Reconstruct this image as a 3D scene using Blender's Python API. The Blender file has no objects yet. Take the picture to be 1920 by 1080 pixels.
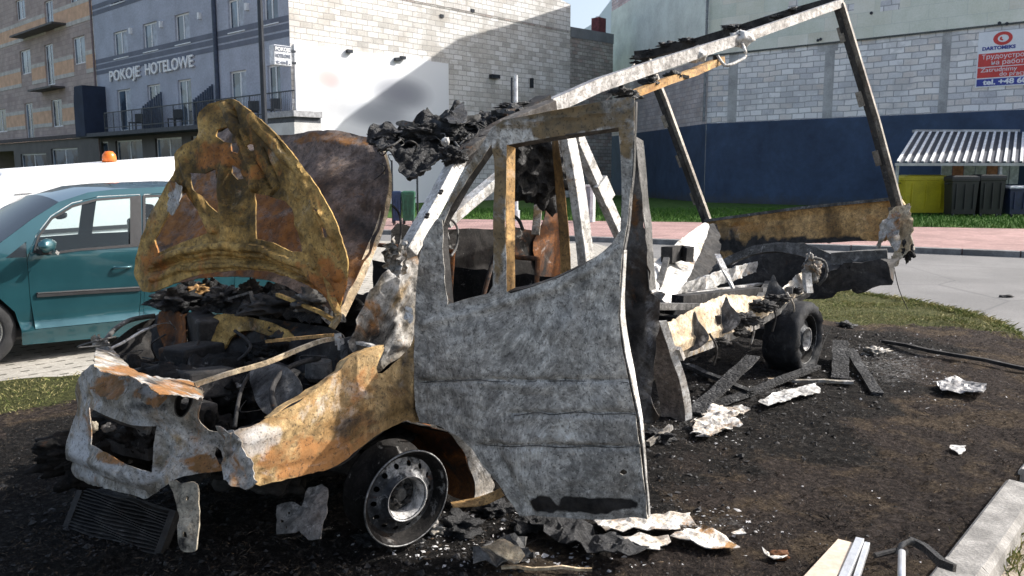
import bpy, bmesh, math, random
import numpy as np
from mathutils import Vector, Matrix, noise
from mathutils.geometry import delaunay_2d_cdt
random.seed(7); rng=np.random.default_rng(7)
scene=bpy.context.scene
# ------------------------------------------------------------------ camera, world, sun, exposure
F=1558.0; PT=math.radians(7.97); H=1.65
cp,sp=math.cos(PT),math.sin(PT)
cd=bpy.data.cameras.new("camera"); cam=bpy.data.objects.new("camera",cd); scene.collection.objects.link(cam)
cam.location=(0,0,H); cam.rotation_euler=(math.radians(90)-PT,0,0)
cd.sensor_fit='HORIZONTAL'; cd.sensor_width=36; cd.lens=36*F/1920; cd.clip_end=2000; cd.clip_start=.05
cd.dof.use_dof=True; cd.dof.focus_distance=4.2; cd.dof.aperture_fstop=9
scene.camera=cam
SUN_AZ=math.radians(12); SUN_EL=math.radians(37)
world=bpy.data.worlds.new("World"); scene.world=world; world.use_nodes=True
nt=world.node_tree; nt.nodes.clear()
sky=nt.nodes.new('ShaderNodeTexSky'); sky.sky_type='NISHITA'; sky.sun_disc=False
sky.sun_elevation=SUN_EL; sky.sun_rotation=math.radians(90)-SUN_AZ; sky.air_density=1.0; sky.dust_density=3.5; sky.ozone_density=1.0
bg=nt.nodes.new('ShaderNodeBackground'); bg.inputs[1].default_value=.148
wo=nt.nodes.new('ShaderNodeOutputWorld'); hs=nt.nodes.new('ShaderNodeHueSaturation'); hs.inputs['Saturation'].default_value=.8; hs.inputs['Value'].default_value=1.08; nt.links.new(sky.outputs[0],hs.inputs['Color']); nt.links.new(hs.outputs[0],bg.inputs[0]); nt.links.new(bg.outputs[0],wo.inputs[0])
sd=bpy.data.lights.new("sun",'SUN'); sd.energy=4.6; sd.angle=math.radians(.5); sd.color=(1,.965,.91)
sun=bpy.data.objects.new("sun",sd); scene.collection.objects.link(sun)
sv=Vector((math.cos(SUN_AZ)*math.cos(SUN_EL),math.sin(SUN_AZ)*math.cos(SUN_EL),math.sin(SUN_EL)))
sun.rotation_euler=sv.to_track_quat('Z','Y').to_euler(); sun.location=(20,5,20)
scene.view_settings.view_transform='Standard'; scene.view_settings.look='None'
scene.view_settings.exposure=.62; scene.view_settings.gamma=1
# ------------------------------------------------------------------ geometry of the shot (pixel of the 1920 photo -> place in the world)
def at(px,py,d):
    a=(px-960)/F*d; b=(540-py)/F*d
    return Vector((a,d*cp+b*sp,H-d*sp+b*cp))
def gnd(px,py,z=0):
    p=at(px,py,1); k=(H-z)/(H-p.z); return Vector((p.x*k,p.y*k,z))
def proj(P):
    x,y,z=P[0],P[1],P[2]-H; d=y*cp-z*sp; b=y*sp+z*cp
    return 960+F*x/d,540-F*b/d
def depth(P): return P[1]*cp-(P[2]-H)*sp
C=scene.collection
# ------------------------------------------------------------------ material helpers
class N:
    def __init__(s,name):
        s.m=bpy.data.materials.new(name); s.m.use_nodes=True; s.t=s.m.node_tree; s.t.nodes.clear()
        s.out=s.t.nodes.new('ShaderNodeOutputMaterial'); s.b=s.t.nodes.new('ShaderNodeBsdfPrincipled')
        s.t.links.new(s.b.outputs[0],s.out.inputs[0]); s.tc=s.t.nodes.new('ShaderNodeTexCoord'); s.co=s.tc.outputs['Object']
    def n(s,ty,**k):
        x=s.t.nodes.new(ty)
        for a,v in k.items(): setattr(x,a,v)
        return x
    def l(s,a,b): s.t.links.new(a,b)
    def mp(s,scale=(1,1,1),rot=(0,0,0),co=None):
        m=s.n('ShaderNodeMapping'); m.inputs['Scale'].default_value=scale; m.inputs['Rotation'].default_value=rot
        s.l(co or s.co,m.inputs[0]); return m.outputs[0]
    def noise(s,scale,detail=6,rough=.6,dist=0,co=None,stretch=None):
        c=co or s.co
        if stretch: c=s.mp(stretch,co=c)
        x=s.n('ShaderNodeTexNoise'); x.inputs['Scale'].default_value=scale; x.inputs['Detail'].default_value=detail
        x.inputs['Roughness'].default_value=rough; x.inputs['Distortion'].default_value=dist; s.l(c,x.inputs['Vector'])
        return s.math('ADD',s.math('MULTIPLY',s.math('SUBTRACT',x.outputs['Fac'],.5),1.75),.5,True)
    def vor(s,scale,feat='F1',co=None,out='Distance',rnd=1):
        x=s.n('ShaderNodeTexVoronoi',feature=feat); x.inputs['Scale'].default_value=scale; x.inputs['Randomness'].default_value=rnd; s.l(co or s.co,x.inputs['Vector']); return x.outputs[out]
    def ramp(s,f,stops,interp='LINEAR'):
        x=s.n('ShaderNodeValToRGB'); x.color_ramp.interpolation=interp; e=x.color_ramp.elements
        while len(e)<len(stops): e.new(.5)
        for i,(p,c) in enumerate(stops):
            e[i].position=p; c=(c,c,c) if isinstance(c,(int,float)) else c; e[i].color=(*c,1)
        s.l(f,x.inputs[0]); return x.outputs[0]
    def math(s,op,a,b=0.0,clamp=False):
        x=s.n('ShaderNodeMath',operation=op,use_clamp=clamp)
        for i,v in enumerate((a,b)):
            if isinstance(v,(int,float)): x.inputs[i].default_value=v
            else: s.l(v,x.inputs[i])
        return x.outputs[0]
    def mix(s,f,a,b,mode='MIX'):
        x=s.n('ShaderNodeMix',data_type='RGBA',blend_type=mode)
        for i,v in ((0,f),(6,a),(7,b)):
            if isinstance(v,(int,float)): x.inputs[i].default_value=v
            elif isinstance(v,tuple): x.inputs[i].default_value=(*v,1)
            else: s.l(v,x.inputs[i])
        return x.outputs[2]
    def bump(s,h,strength=.3,dist=.01,prev=None):
        x=s.n('ShaderNodeBump'); x.inputs['Strength'].default_value=strength; x.inputs['Distance'].default_value=dist
        s.l(h,x.inputs['Height'])
        if prev: s.l(prev,x.inputs['Normal'])
        return x.outputs[0]
    def attr(s,name):
        x=s.n('ShaderNodeAttribute',attribute_name=name); y=s.n('ShaderNodeSeparateColor'); s.l(x.outputs['Color'],y.inputs[0]); return y.outputs
    def set(s,col=None,rough=.8,metal=0,nrm=None,spec=None):
        for k,v in (('Base Color',col),('Roughness',rough),('Metallic',metal),('Normal',nrm),('Specular IOR Level',spec)):
            if v is None: continue
            if isinstance(v,tuple): s.b.inputs[k].default_value=(*v,1)
            elif isinstance(v,(int,float)): s.b.inputs[k].default_value=v
            else: s.l(v,s.b.inputs[k])
        return s.m
def plain(name,col,rough=.7,metal=0,var=.25,scale=6,bump=.15,bd=.004,fine=40):
    q=N(name); n=q.noise(scale,6); f=q.noise(fine,4)
    a=tuple(max(0,c*(1-var)) for c in col); b=tuple(min(1,c*(1+var)) for c in col)
    c=q.ramp(n,[(.3,a),(.7,b)]); c=q.mix(.25,c,q.ramp(f,[(.3,.35),(.7,.8)]),'OVERLAY')
    return q.set(c,rough,metal,q.bump(f,bump,bd))
def burnt(name,base,rust=.0,ash=.0,char=.0,rc=((.34,.12,.03),(.20,.075,.02)),ac=(.62,.60,.57),scale=3.0,rough=.82,metal=.0,streak=False,bump=.5,crack=0,spec=.3,tideamt=.5,drips=.35):
    """burnt sheet metal: base tones, then rust, white ash and soot patches; attribute M adds stains of their own shape"""
    q=N(name); M=q.attr('M')
    st=(2.6,2.6,.55) if streak else None
    n1=q.noise(scale,9,.65,.6,stretch=st); k=len(base)
    col=q.ramp(n1,[(.28+.44*i/(k-1),c) for i,c in enumerate(base)])
    nf=q.noise(26,8,.7,.3,stretch=(1.6,1.6,.6) if streak else None)
    col=q.mix(.6,col,q.ramp(nf,[(.3,.2),(.5,.5),(.72,.85)]),'OVERLAY')
    n0=q.noise(scale*.9,7,.6,1.4,stretch=(1.3,1.3,.8)); tide=q.ramp(q.math('ABSOLUTE',q.math('SINE',q.math('MULTIPLY',n0,46.))),[(0,.78),(.12,.56),(.3,.5),(.8,.46),(1.,.40)]); col=q.mix(tideamt,col,tide,'OVERLAY')
    drip=q.noise(7,5,.65,.2,stretch=(1.8,1.8,.22)); col=q.mix(drips,col,q.ramp(drip,[(.35,.3),(.5,.5),(.66,.75)]),'OVERLAY')
    def patch(sc,amount,chan,c,soft=.07,dist=.8):
        nonlocal col
        n=q.noise(sc,9,.72,dist); v=q.math('ADD',q.math('ADD',q.math('MULTIPLY',n,.8),q.math('MULTIPLY',nf,.2)),q.math('MULTIPLY',chan,.34)); thr=.5+(.5-amount)*.5+.03
        f=q.ramp(v,[(max(0,min(.9,thr-soft*.8)),0.0),(min(.95,thr+soft*.3),.55),(min(.99,thr+soft*1.5),1.0)]); 
        if isinstance(c,tuple) and isinstance(c[0],tuple): c=q.ramp(q.noise(11,7,.7),[(.35,c[0]),(.68,c[1])])
        col=q.mix(f,col,c); return f
    patch(scale*1.3,rust,M[1],rc); patch(scale*1.9,ash,M[2],ac,.16); patch(scale*1.1,char,M[0],((.012,.011,.011),(.035,.032,.03)),.12)
    sp_=q.noise(75,3,.6); col=q.mix(q.ramp(sp_,[(.64,0.),(.72,.55)]),col,(.03,.028,.026));
    h=q.math('ADD',nf,q.math('MULTIPLY',q.noise(90,5),.4))
    nr=q.bump(h,bump,.004); nr=q.bump(n1,.35,.02,nr)
    if crack: nr=q.bump(q.ramp(q.vor(crack,'DISTANCE_TO_EDGE'),[(0,0.),(.08,1.)]),.35,.003,nr); col=q.mix(q.ramp(q.vor(crack,'DISTANCE_TO_EDGE'),[(0,.35),(.06,0.)]),col,(.04,.04,.04))
    return q.set(col,q.ramp(nf,[(.3,rough-.16),(.7,min(1,rough+.12))]),metal,nr,spec)
# ------------------------------------------------------------------ object helpers
def tag(o,label=None,cat=None,group=None,kind=None):
    if label: o['label']=label
    if cat: o['category']=cat
    if group: o['group']=group
    if kind: o['kind']=kind
    return o
def empty(name,loc,rz=0,label=None,cat=None,group=None):
    o=bpy.data.objects.new(name,None); C.objects.link(o); o.location=loc; o.rotation_euler=(0,0,rz); o.empty_display_size=.1
    return tag(o,label,cat,group)
def mat_of(o):
    M=Matrix.Translation(o.location)@o.rotation_euler.to_matrix().to_4x4()
    return (mat_of(o.parent)@M) if o.parent else M
def mk(name,verts,faces,mat,parent=None,smooth=False,world=True,solid=0,M=None,mats=None,fm=None,bevel=0,center=False):
    """one mesh object; verts in world space unless world=False"""
    me=bpy.data.meshes.new(name); o=bpy.data.objects.new(name,me); C.objects.link(o)
    vs=[Vector(v) for v in verts]
    if parent:
        o.parent=parent
        if world: inv=mat_of(parent).inverted(); vs=[inv@v for v in vs]
    elif center:
        c=Vector((sum(v.x for v in vs)/len(vs),sum(v.y for v in vs)/len(vs),min(v.z for v in vs))); vs=[v-c for v in vs]; o.location=c
    me.from_pydata([tuple(v) for v in vs],[],[tuple(f) for f in faces])
    for m in (mats or [mat]): me.materials.append(m)
    if fm: me.polygons.foreach_set('material_index',fm)
    if M is not None:
        a=me.color_attributes.new('M','FLOAT_COLOR','POINT'); a.data.foreach_set('color',np.asarray(M,dtype=np.float32).ravel())
    if smooth: me.polygons.foreach_set('use_smooth',[True]*len(me.polygons))
    if solid:
        s=o.modifiers.new('solid','SOLIDIFY'); s.thickness=solid; s.offset=0
        if smooth: es=o.modifiers.new('crisp rim','EDGE_SPLIT'); es.split_angle=math.radians(48)
    if bevel:
        b=o.modifiers.new('bevel','BEVEL'); b.width=bevel; b.segments=2; b.limit_method='ANGLE'
    me.update(); return o
class MB:
    """collects simple solids into one mesh"""
    def __init__(s): s.v=[]; s.f=[]; s.m=[]
    def add(s,v,f,mi=0):
        k=len(s.v); s.v+= [Vector(a) for a in v]; s.f+=[tuple(i+k for i in q) for q in f]; s.m+=[mi]*len(f)
    def box(s,x0,x1,y0,y1,z0,z1,mi=0):
        s.add([(x,y,z) for x in (x0,x1) for y in (y0,y1) for z in (z0,z1)],[(0,1,3,2),(4,6,7,5),(0,4,5,1),(2,3,7,6),(0,2,6,4),(1,5,7,3)],mi)
    def beam(s,pts,w,h,up=(0,0,1),mi=0,wob=0):
        """rectangular bar along pts; w across, h along up"""
        pts=[Vector(p) for p in pts]; n=len(pts); rings=[]
        for i,p in enumerate(pts):
            d=(pts[min(i+1,n-1)]-pts[max(i-1,0)]).normalized(); a=d.cross(Vector(up))
            if a.length<1e-4: a=d.cross(Vector((1,0,0)))
            a.normalize(); b=a.cross(d).normalized(); ww=w[i] if isinstance(w,(list,tuple)) else w; hh=h[i] if isinstance(h,(list,tuple)) else h
            j=[random.uniform(1-wob,1+wob) for _ in range(4)]
            rings.append([p+a*ww/2*j[0]+b*hh/2*j[1],p-a*ww/2*j[1]+b*hh/2*j[2],p-a*ww/2*j[2]-b*hh/2*j[3],p+a*ww/2*j[3]-b*hh/2*j[0]])
        v=[q for r_ in rings for q in r_]; f=[]
        for i in range(n-1):
            for j in range(4): f.append((4*i+j,4*i+(j+1)%4,4*i+4+(j+1)%4,4*i+4+j))
        f+=[(3,2,1,0),(4*n-4,4*n-3,4*n-2,4*n-1)]; s.add(v,f,mi)
    def tube(s,pts,r,seg=8,mi=0):
        pts=[Vector(p) for p in pts]; n=len(pts); v=[]; f=[]
        for i,p in enumerate(pts):
            d=(pts[min(i+1,n-1)]-pts[max(i-1,0)]).normalized(); a=d.cross(Vector((0,0,1)))
            if a.length<1e-3: a=Vector((1,0,0))
            a.normalize(); b=a.cross(d); rr=r[i] if isinstance(r,(list,tuple)) else r
            for k in range(seg): t=2*math.pi*k/seg; v.append(p+a*math.cos(t)*rr+b*math.sin(t)*rr)
        for i in range(n-1):
            for k in range(seg): f.append((i*seg+k,i*seg+(k+1)%seg,(i+1)*seg+(k+1)%seg,(i+1)*seg+k))
        f+=[tuple(range(seg-1,-1,-1)),tuple((n-1)*seg+k for k in range(seg))]; s.add(v,f,mi)
    def lathe(s,prof,M,seg=48,mi=0,closed=True):
        """prof = (radius, axial) ; axis = local x of matrix M"""
        v=[];f=[];n=len(prof)
        for k in range(seg):
            t=2*math.pi*k/seg
            for r_,a in prof: v.append(M@Vector((a,r_*math.cos(t),r_*math.sin(t))))
        for k in range(seg):
            for i in range(n if closed else n-1):
                j=(i+1)%n; f.append((k*n+i,k*n+j,((k+1)%seg)*n+j,((k+1)%seg)*n+i))
        s.add(v,f,mi)
    def build(s,name,mat,parent=None,**k):
        if isinstance(mat,(list,tuple)): return mk(name,s.v,s.f,None,parent,mats=mat,fm=s.m,**k)
        return mk(name,s.v,s.f,mat,parent,**k)
def crom(p,n=5,closed=True):
    out=[];L=len(p)
    for i in range(L if closed else L-1):
        a,b,c,d=[Vector(p[(i+j)%L] if closed else p[max(0,min(L-1,i+j))]) for j in (-1,0,1,2)]
        for k in range(n):
            t=k/n; out.append(.5*((2*b)+(c-a)*t+(2*a-5*b+4*c-d)*t*t+(3*b-a-3*c+d)*t*t*t))
    if not closed: out.append(Vector(p[-1]))
    return out
def smooth_open(p,n=6): return crom(p,n,False)
def plane3(a,b,c):
    """plane through three (px,py,depth); returns surf(u,v)"""
    A,B,D=[x if isinstance(x,Vector) else at(*x) for x in (a,b,c)]
    e1=(B-A).normalized(); nn=e1.cross(D-A).normalized(); e2=nn.cross(e1)
    return lambda u,v: A+e1*u+e2*v
def invert(surf,px,py,g):
    u,v=g
    for _ in range(14):
        P=surf(u,v); x,y=proj(P); ex,ey=px-x,py-y
        if abs(ex)+abs(ey)<.05: break
        h=1e-3; x1,y1=proj(surf(u+h,v)); x2,y2=proj(surf(u,v+h))
        a,b,c,d=(x1-x)/h,(x2-x)/h,(y1-y)/h,(y2-y)/h; det=a*d-b*c
        if abs(det)<1e-6: break
        du=(d*ex-b*ey)/det; dv=(a*ey-c*ex)/det; m=max(abs(du),abs(dv)); k=min(1,.6/m) if m>0 else 1
        u+=du*k; v+=dv*k
    return u,v
def inpoly(P,poly):
    x,y=P[:,0],P[:,1]; r=np.zeros(len(P),bool); q=np.array(poly); j=len(q)-1
    for i in range(len(q)):
        xi,yi=q[i];xj,yj=q[j]
        if yi!=yj: r^=((yi>y)!=(yj>y))&(x<(xj-xi)*(y-yi)/(yj-yi)+xi)
        j=i
    return r
def fbm(P,sc,o=4): return noise.fractal(Vector(P)*sc,.6,2.1,o)
def panel(name,outline,surf,g,mat,parent=None,holes=(),step=.022,thick=.003,dent=.006,dsc=4,disp=None,curve=3,jag=0,stains=(),uvspace=False,world=True,hcurve=None,flat=False,**k):
    """sheet cut to an outline (pixels of the photo laid on surf), with holes, dents and thickness"""
    def loop(pts,cv,jg):
        p=[Vector(q) for q in pts]
        if cv and len(p)>3: p=crom(p,cv)
        r=[];gg=g
        for q in p:
            gg=(q[0],q[1]) if uvspace else invert(surf,q[0],q[1],gg); r.append(gg)
        out=[]
        for i,a in enumerate(r):
            b=r[(i+1)%len(r)]; n=max(1,int(math.hypot(b[0]-a[0],b[1]-a[1])/(step*1.2)))
            for t in range(n): out.append((a[0]+(b[0]-a[0])*t/n,a[1]+(b[1]-a[1])*t/n))
        if jg: out=[(a+noise.noise(Vector((a*25,b*25,3)))*jg*2+random.uniform(-.3,.3)*jg,b+noise.noise(Vector((a*25,b*25,9)))*jg*2+random.uniform(-.3,.3)*jg) for a,b in out]
        return out
    loops=[loop(outline,curve,jag)]+[loop(h,curve if hcurve is None else hcurve,jag*.4) for h in holes]
    O=np.array(loops[0]); x0,y0=O.min(0); x1,y1=O.max(0)
    X,Y=np.meshgrid(np.arange(x0,x1,step),np.arange(y0,y1,step*.87)); X=X+(np.arange(X.shape[0])%2)[:,None]*step/2
    P=np.stack([X.ravel(),Y.ravel()],1)+rng.uniform(-.12,.12,(X.size,2))*step
    ok=inpoly(P,loops[0])
    for h in loops[1:]: ok&=~inpoly(P,h)
    P=P[ok]; allb=np.array([q for l in loops for q in l])
    if len(P):
        near=np.zeros(len(P),bool)
        for i in range(0,len(allb),64): near|=(((P[:,None,:]-allb[None,i:i+64,:])**2).sum(2)<(step*.55)**2).any(1)
        P=P[~near]
    pts=[tuple(q) for q in allb]+[tuple(q) for q in P]; ed=[];k0=0
    for l in loops: ed+=[(k0+i,k0+(i+1)%len(l)) for i in range(len(l))]; k0+=len(l)
    vs,_,fs,_,_,_=delaunay_2d_cdt([Vector(p) for p in pts],ed,[],0,1e-6)
    V2=np.array([(v[0],v[1]) for v in vs]); fs=[tuple(f) for f in fs]
    cen=np.array([V2[list(f)].mean(0) for f in fs]); ok=inpoly(cen,loops[0])
    for h in loops[1:]: ok&=~inpoly(cen,h)
    fs=[f for f,q in zip(fs,ok) if q]
    out=[];Mk=[]
    for u,v in V2:
        p=surf(u,v); e=1e-3; n=(surf(u+e,v)-p).cross(surf(u,v+e)-p).normalized()
        d=fbm(p,dsc)*dent if dent else 0
        px=proj(p)
        if disp: d+=disp(u,v,px)
        out.append(p+n*d); m=[0,0,0,1]
        for ch,cx,cy,rx,ry,a in stains:
            q=math.hypot((px[0]-cx)/rx,(px[1]-cy)/ry)+noise.fractal(p*7,.6,2.1,3)*.45
            m[ch]=max(m[ch],a*max(0,min(1,(1.15-q)*3)))
        Mk.append(m)
    return mk(name,out,fs,mat,parent,smooth=not flat,solid=thick,M=Mk if stains else None,world=world,**k)
def lump(name,c,rad,mat,parent=None,amp=.35,sc=3,sub=5,seed=0,rot=0,**k):
    bm=bmesh.new(); bmesh.ops.create_icosphere(bm,subdivisions=sub,radius=1); c=Vector(c); R=Matrix.Rotation(rot,3,'Z')
    v=[]
    for q in bm.verts:
        d=q.co.normalized(); q_=d*sc*.55+Vector((seed,seed*1.7,0)); n=1+amp*(1.1*noise.noise(q_)+.75*abs(noise.noise(q_*2.3))-.3+.30*noise.noise(q_*4.7)+.12*noise.noise(q_*10)+.04*noise.noise(q_*22))
        v.append(c+R@Vector((d.x*rad[0]*n,d.y*rad[1]*n,d.z*rad[2]*n)))
    f=[tuple(x.index for x in p.verts) for p in bm.faces]; bm.free()
    return mk(name,v,f,mat,parent,smooth=True,**k)
def text_obj(name,s,size,M,mat,parent,depth=.02,font_sx=1,align='LEFT',shear=0,bold=0):
    cu=bpy.data.curves.new(name,'FONT'); cu.body=s; cu.size=size; cu.extrude=depth; cu.align_x=align; cu.shear=shear; cu.offset=bold; cu.resolution_u=3
    t=bpy.data.objects.new(name+'_src',cu); C.objects.link(t); bpy.context.view_layer.update()
    me=bpy.data.meshes.new_from_object(t.evaluated_get(bpy.context.evaluated_depsgraph_get()))
    bpy.data.objects.remove(t); me.name=name; me.materials.clear(); me.materials.append(mat)
    o=bpy.data.objects.new(name,me); C.objects.link(o)
    S=Matrix.Diagonal((font_sx,1,1,1)); me.transform(M@S)
    if parent: o.parent=parent
    return o
class Face:
    """a vertical wall frame: local x to the right along the wall, y away from the camera, z up"""
    def __init__(s,P0,ang,name,label,cat,group=None):
        s.P=Vector((P0[0],P0[1],0)); s.d=Vector((math.cos(ang),math.sin(ang),0)); s.n=Vector((-s.d.y,s.d.x,0))
        s.root=empty(name,s.P,ang,label,cat,group)
    def uz(s,px,py,off=0):
        r_=at(px,py,1)-Vector((0,0,H)); o=Vector((0,0,H)); k=(off-(o-s.P).dot(s.n))/r_.dot(s.n); q=o+r_*k
        return (q-s.P).dot(s.d),q.z
    def rect(s,x0,y0,x1,y1,off=0):
        mx,my=(x0+x1)/2,(y0+y1)/2
        return s.uz(x0,my,off)[0],s.uz(x1,my,off)[0],s.uz(mx,y1,off)[1],s.uz(mx,y0,off)[1]
    def box(s,name,u0,u1,y0,y1,z0,z1,mat,parent=None,**k):
        m=MB(); m.box(u0,u1,y0,y1,z0,z1); return m.build(name,mat,parent or s.root,world=False,**k)
    def wall(s,name,u0,u1,z0,z1,holes,mat,y=0,rev=.16,top=None):
        us=sorted({u0,u1,*[h[0] for h in holes],*[h[1] for h in holes]}); zs=sorted({z0,z1,*[h[2] for h in holes],*[h[3] for h in holes]})
        us=[u for u in us if u0<=u<=u1]; zs=[z for z in zs if z0<=z<=z1]; m=MB()
        for a,b in zip(us,us[1:]):
            for c,d in zip(zs,zs[1:]):
                x,z=(a+b)/2,(c+d)/2
                if any(h[0]<x<h[1] and h[2]<z<h[3] for h in holes): continue
                m.add([(a,y,c),(b,y,c),(b,y,d),(a,y,d)],[(0,1,2,3)])
        for a,b,c,d in holes:
            m.add([(a,y,c),(b,y,c),(b,y,d),(a,y,d),(a,y+rev,c),(b,y+rev,c),(b,y+rev,d),(a,y+rev,d)],[(0,4,5,1),(1,5,6,2),(2,6,7,3),(3,7,4,0)])
        m.add([(u0,y,z1),(u1,y,z1),(u1,y+6,z1),(u0,y+6,z1),(u0,y,z0),(u0,y+6,z0)],[(0,1,2,3),(4,0,3,5)])
        return m.build(name,mat,s.root,world=False)
    def window(s,h,fm,gm,y=.1,mull=(.5,),fw=.085,open_leaf=None,name='window',sill=None,trans=()):
        u0,u1,z0,z1=h; m=MB()
        m.box(u0,u0+fw,y,y+.06,z0,z1); m.box(u1-fw,u1,y,y+.06,z0,z1); m.box(u0+fw,u1-fw,y,y+.06,z0,z0+fw); m.box(u0+fw,u1-fw,y,y+.06,z1-fw,z1)
        for q in mull: x=u0+(u1-u0)*q; m.box(x-.05,x+.05,y-.003,y+.057,z0+fw,z1-fw)
        for q in trans: z=z0+(z1-z0)*q; m.box(u0+fw,u1-fw,y+.004,y+.055,z-.03,z+.03)
        o=m.build(name,fm,s.root,world=False)
        s.box('pane',u0+fw,u1-fw,y+.02,y+.035,z0+fw,z1-fw,gm,o)
        if sill: s.box('sill',u0-.05,u1+.05,-.05,.1,z0-.05,z0,sill,o)
        return o
# ------------------------------------------------------------------ van frame (needed for the burn pattern)
VO=Vector((-.47,3.5,0)); VA=math.radians(49); vr=Vector((math.cos(VA),math.sin(VA),0)); vw=Vector((-vr.y,vr.x,0))
def V(t,s,z): return VO+vr*t+vw*s+Vector((0,0,z))
def vinv(P): q=Vector((P[0],P[1],0))-VO; return q.dot(vr),q.dot(vw)
def sidep(px,py,s=0):
    a=at(px,py,1)-Vector((0,0,H)); o=Vector((0,0,H)); k=(s-(o-VO).dot(vw))/a.dot(vw); return o+a*k
def tp(px,py,t):
    a=at(px,py,1)-Vector((0,0,H)); o=Vector((0,0,H)); k=(t-(o-VO).dot(vr))/a.dot(vr); return o+a*k
def sstep(a,b,x): t=max(0,min(1,(x-a)/(b-a))); return t*t*(3-2*t)
# ------------------------------------------------------------------ materials of the setting
def m_ground():
    q=N('verge soil'); z=q.attr('zone'); n=q.noise(1.1,8,.65,.4); f=q.noise(30,8,.75); ff=q.noise(120,4,.7)
    soil=q.ramp(f,[(.2,(.016,.012,.011)),(.5,(.056,.043,.037)),(.8,(.15,.118,.10))])
    straw=q.ramp(f,[(.2,(.04,.03,.022)),(.5,(.11,.08,.055)),(.8,(.25,.19,.125))])
    char=q.ramp(f,[(.25,(.006,.006,.006)),(.55,(.026,.023,.021)),(.8,(.10,.09,.082))])
    grass=q.ramp(f,[(.3,(.04,.05,.016)),(.7,(.16,.16,.06))])
    col=q.mix(q.ramp(q.noise(2.3,8,.7,.5),[(.48,0.),(.62,1.)]),soil,straw)
    c=q.math('ADD',z[0],q.math('MULTIPLY',q.math('SUBTRACT',q.noise(1.6,9,.7,.6),.5),1.1)); col=q.mix(q.ramp(c,[(.35,0.),(.62,1.)]),col,char)
    g=q.math('ADD',z[1],q.math('MULTIPLY',q.math('SUBTRACT',q.noise(2.5,7,.7),.5),.8)); col=q.mix(q.ramp(g,[(.4,0.),(.6,1.)]),col,grass)
    a=q.math('ADD',z[2],q.math('MULTIPLY',q.math('SUBTRACT',q.noise(6,9,.75),.5),1.0)); col=q.mix(q.math('MULTIPLY',q.ramp(a,[(.5,0.),(.75,1.)]),q.ramp(q.noise(28,6,.8),[(.44,0.),(.6,.8)])),col,(.30,.295,.29))
    nr=q.bump(f,.9,.02); nr=q.bump(ff,.7,.008,nr); return q.set(col,.95,0,nr,.15)
def m_asphalt():
    q=N('asphalt'); n=q.noise(.5,6,.6); f=q.noise(90,5,.8)
    c=q.ramp(n,[(.3,(.125,.122,.12)),(.7,(.17,.165,.162))]); c=q.mix(.7,c,q.ramp(f,[(.3,.25),(.7,.75)]),'OVERLAY')
    cr=q.vor(.28,'DISTANCE_TO_EDGE'); c=q.mix(q.ramp(cr,[(0,.6),(.006,0.)]),c,(.06,.06,.06))
    return q.set(c,.85,0,q.bump(f,.4,.005))
def brickmat(name,cols,mortar,bw,bh,msz,swap=True,co=None,rough=.9,off=.5,noise_amt=.35,rnd=0,vary=.6,bumpd=.012,horizontal=False,patch=None):
    q=N(name); sx=q.n('ShaderNodeSeparateXYZ'); q.l(q.co,sx.inputs[0]); cx=q.n('ShaderNodeCombineXYZ')
    q.l(sx.outputs[0],cx.inputs[0]); q.l(sx.outputs[1 if horizontal else 2],cx.inputs[1])
    v=q.n('ShaderNodeVectorMath',operation='ADD'); nz=q.n('ShaderNodeTexNoise'); nz.inputs['Scale'].default_value=1.3; q.l(cx.outputs[0],nz.inputs['Vector'])
    sc=q.n('ShaderNodeVectorMath',operation='SCALE'); q.l(nz.outputs['Color'],sc.inputs[0]); sc.inputs['Scale'].default_value=rnd; q.l(cx.outputs[0],v.inputs[0]); q.l(sc.outputs[0],v.inputs[1])
    b=q.n('ShaderNodeTexBrick'); b.offset=off; q.l(v.outputs[0],b.inputs['Vector']); b.inputs['Scale'].default_value=1
    b.inputs['Brick Width'].default_value=bw; b.inputs['Row Height'].default_value=bh; b.inputs['Mortar Size'].default_value=msz; b.inputs['Mortar Smooth'].default_value=.25; b.inputs['Bias'].default_value=0
    b.inputs['Color1'].default_value=(0,0,0,1); b.inputs['Color2'].default_value=(1,1,1,1); b.inputs['Mortar'].default_value=(.5,.5,.5,1)
    col=q.ramp(b.outputs['Color'],[(.1+.8*i/(len(cols)-1),c) for i,c in enumerate(cols)])
    n=q.noise(.8,7,.6); col=q.mix(noise_amt,col,q.ramp(n,[(.3,.25),(.7,.8)]),'OVERLAY')
    f=q.noise(14,6,.7); col=q.mix(noise_amt*.9,col,q.ramp(f,[(.3,.25),(.7,.75)]),'OVERLAY')
    if patch: col=q.mix(q.ramp(q.noise(patch[0],6,.6),[(patch[1],0.),(patch[1]+.05,patch[3])]),col,patch[2])
    mf=q.math('MULTIPLY',b.outputs['Fac'],1.0); col=q.mix(mf,col,mortar)
    nr=q.bump(q.math('SUBTRACT',1.0,b.outputs['Fac']),.6,bumpd); nr=q.bump(f,.3,.008,nr)
    return q.set(col,rough,0,nr,.2)
M_ground=m_ground(); M_asph=m_asphalt()
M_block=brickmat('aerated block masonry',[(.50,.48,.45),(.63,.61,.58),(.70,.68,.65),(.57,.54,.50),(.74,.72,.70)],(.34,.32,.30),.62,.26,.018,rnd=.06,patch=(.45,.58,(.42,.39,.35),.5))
M_block_dark=brickmat('dark block masonry',[(.30,.28,.26),(.38,.36,.33),(.44,.42,.39),(.36,.30,.27)],(.17,.16,.15),.5,.22,.018,rnd=.05)
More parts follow.
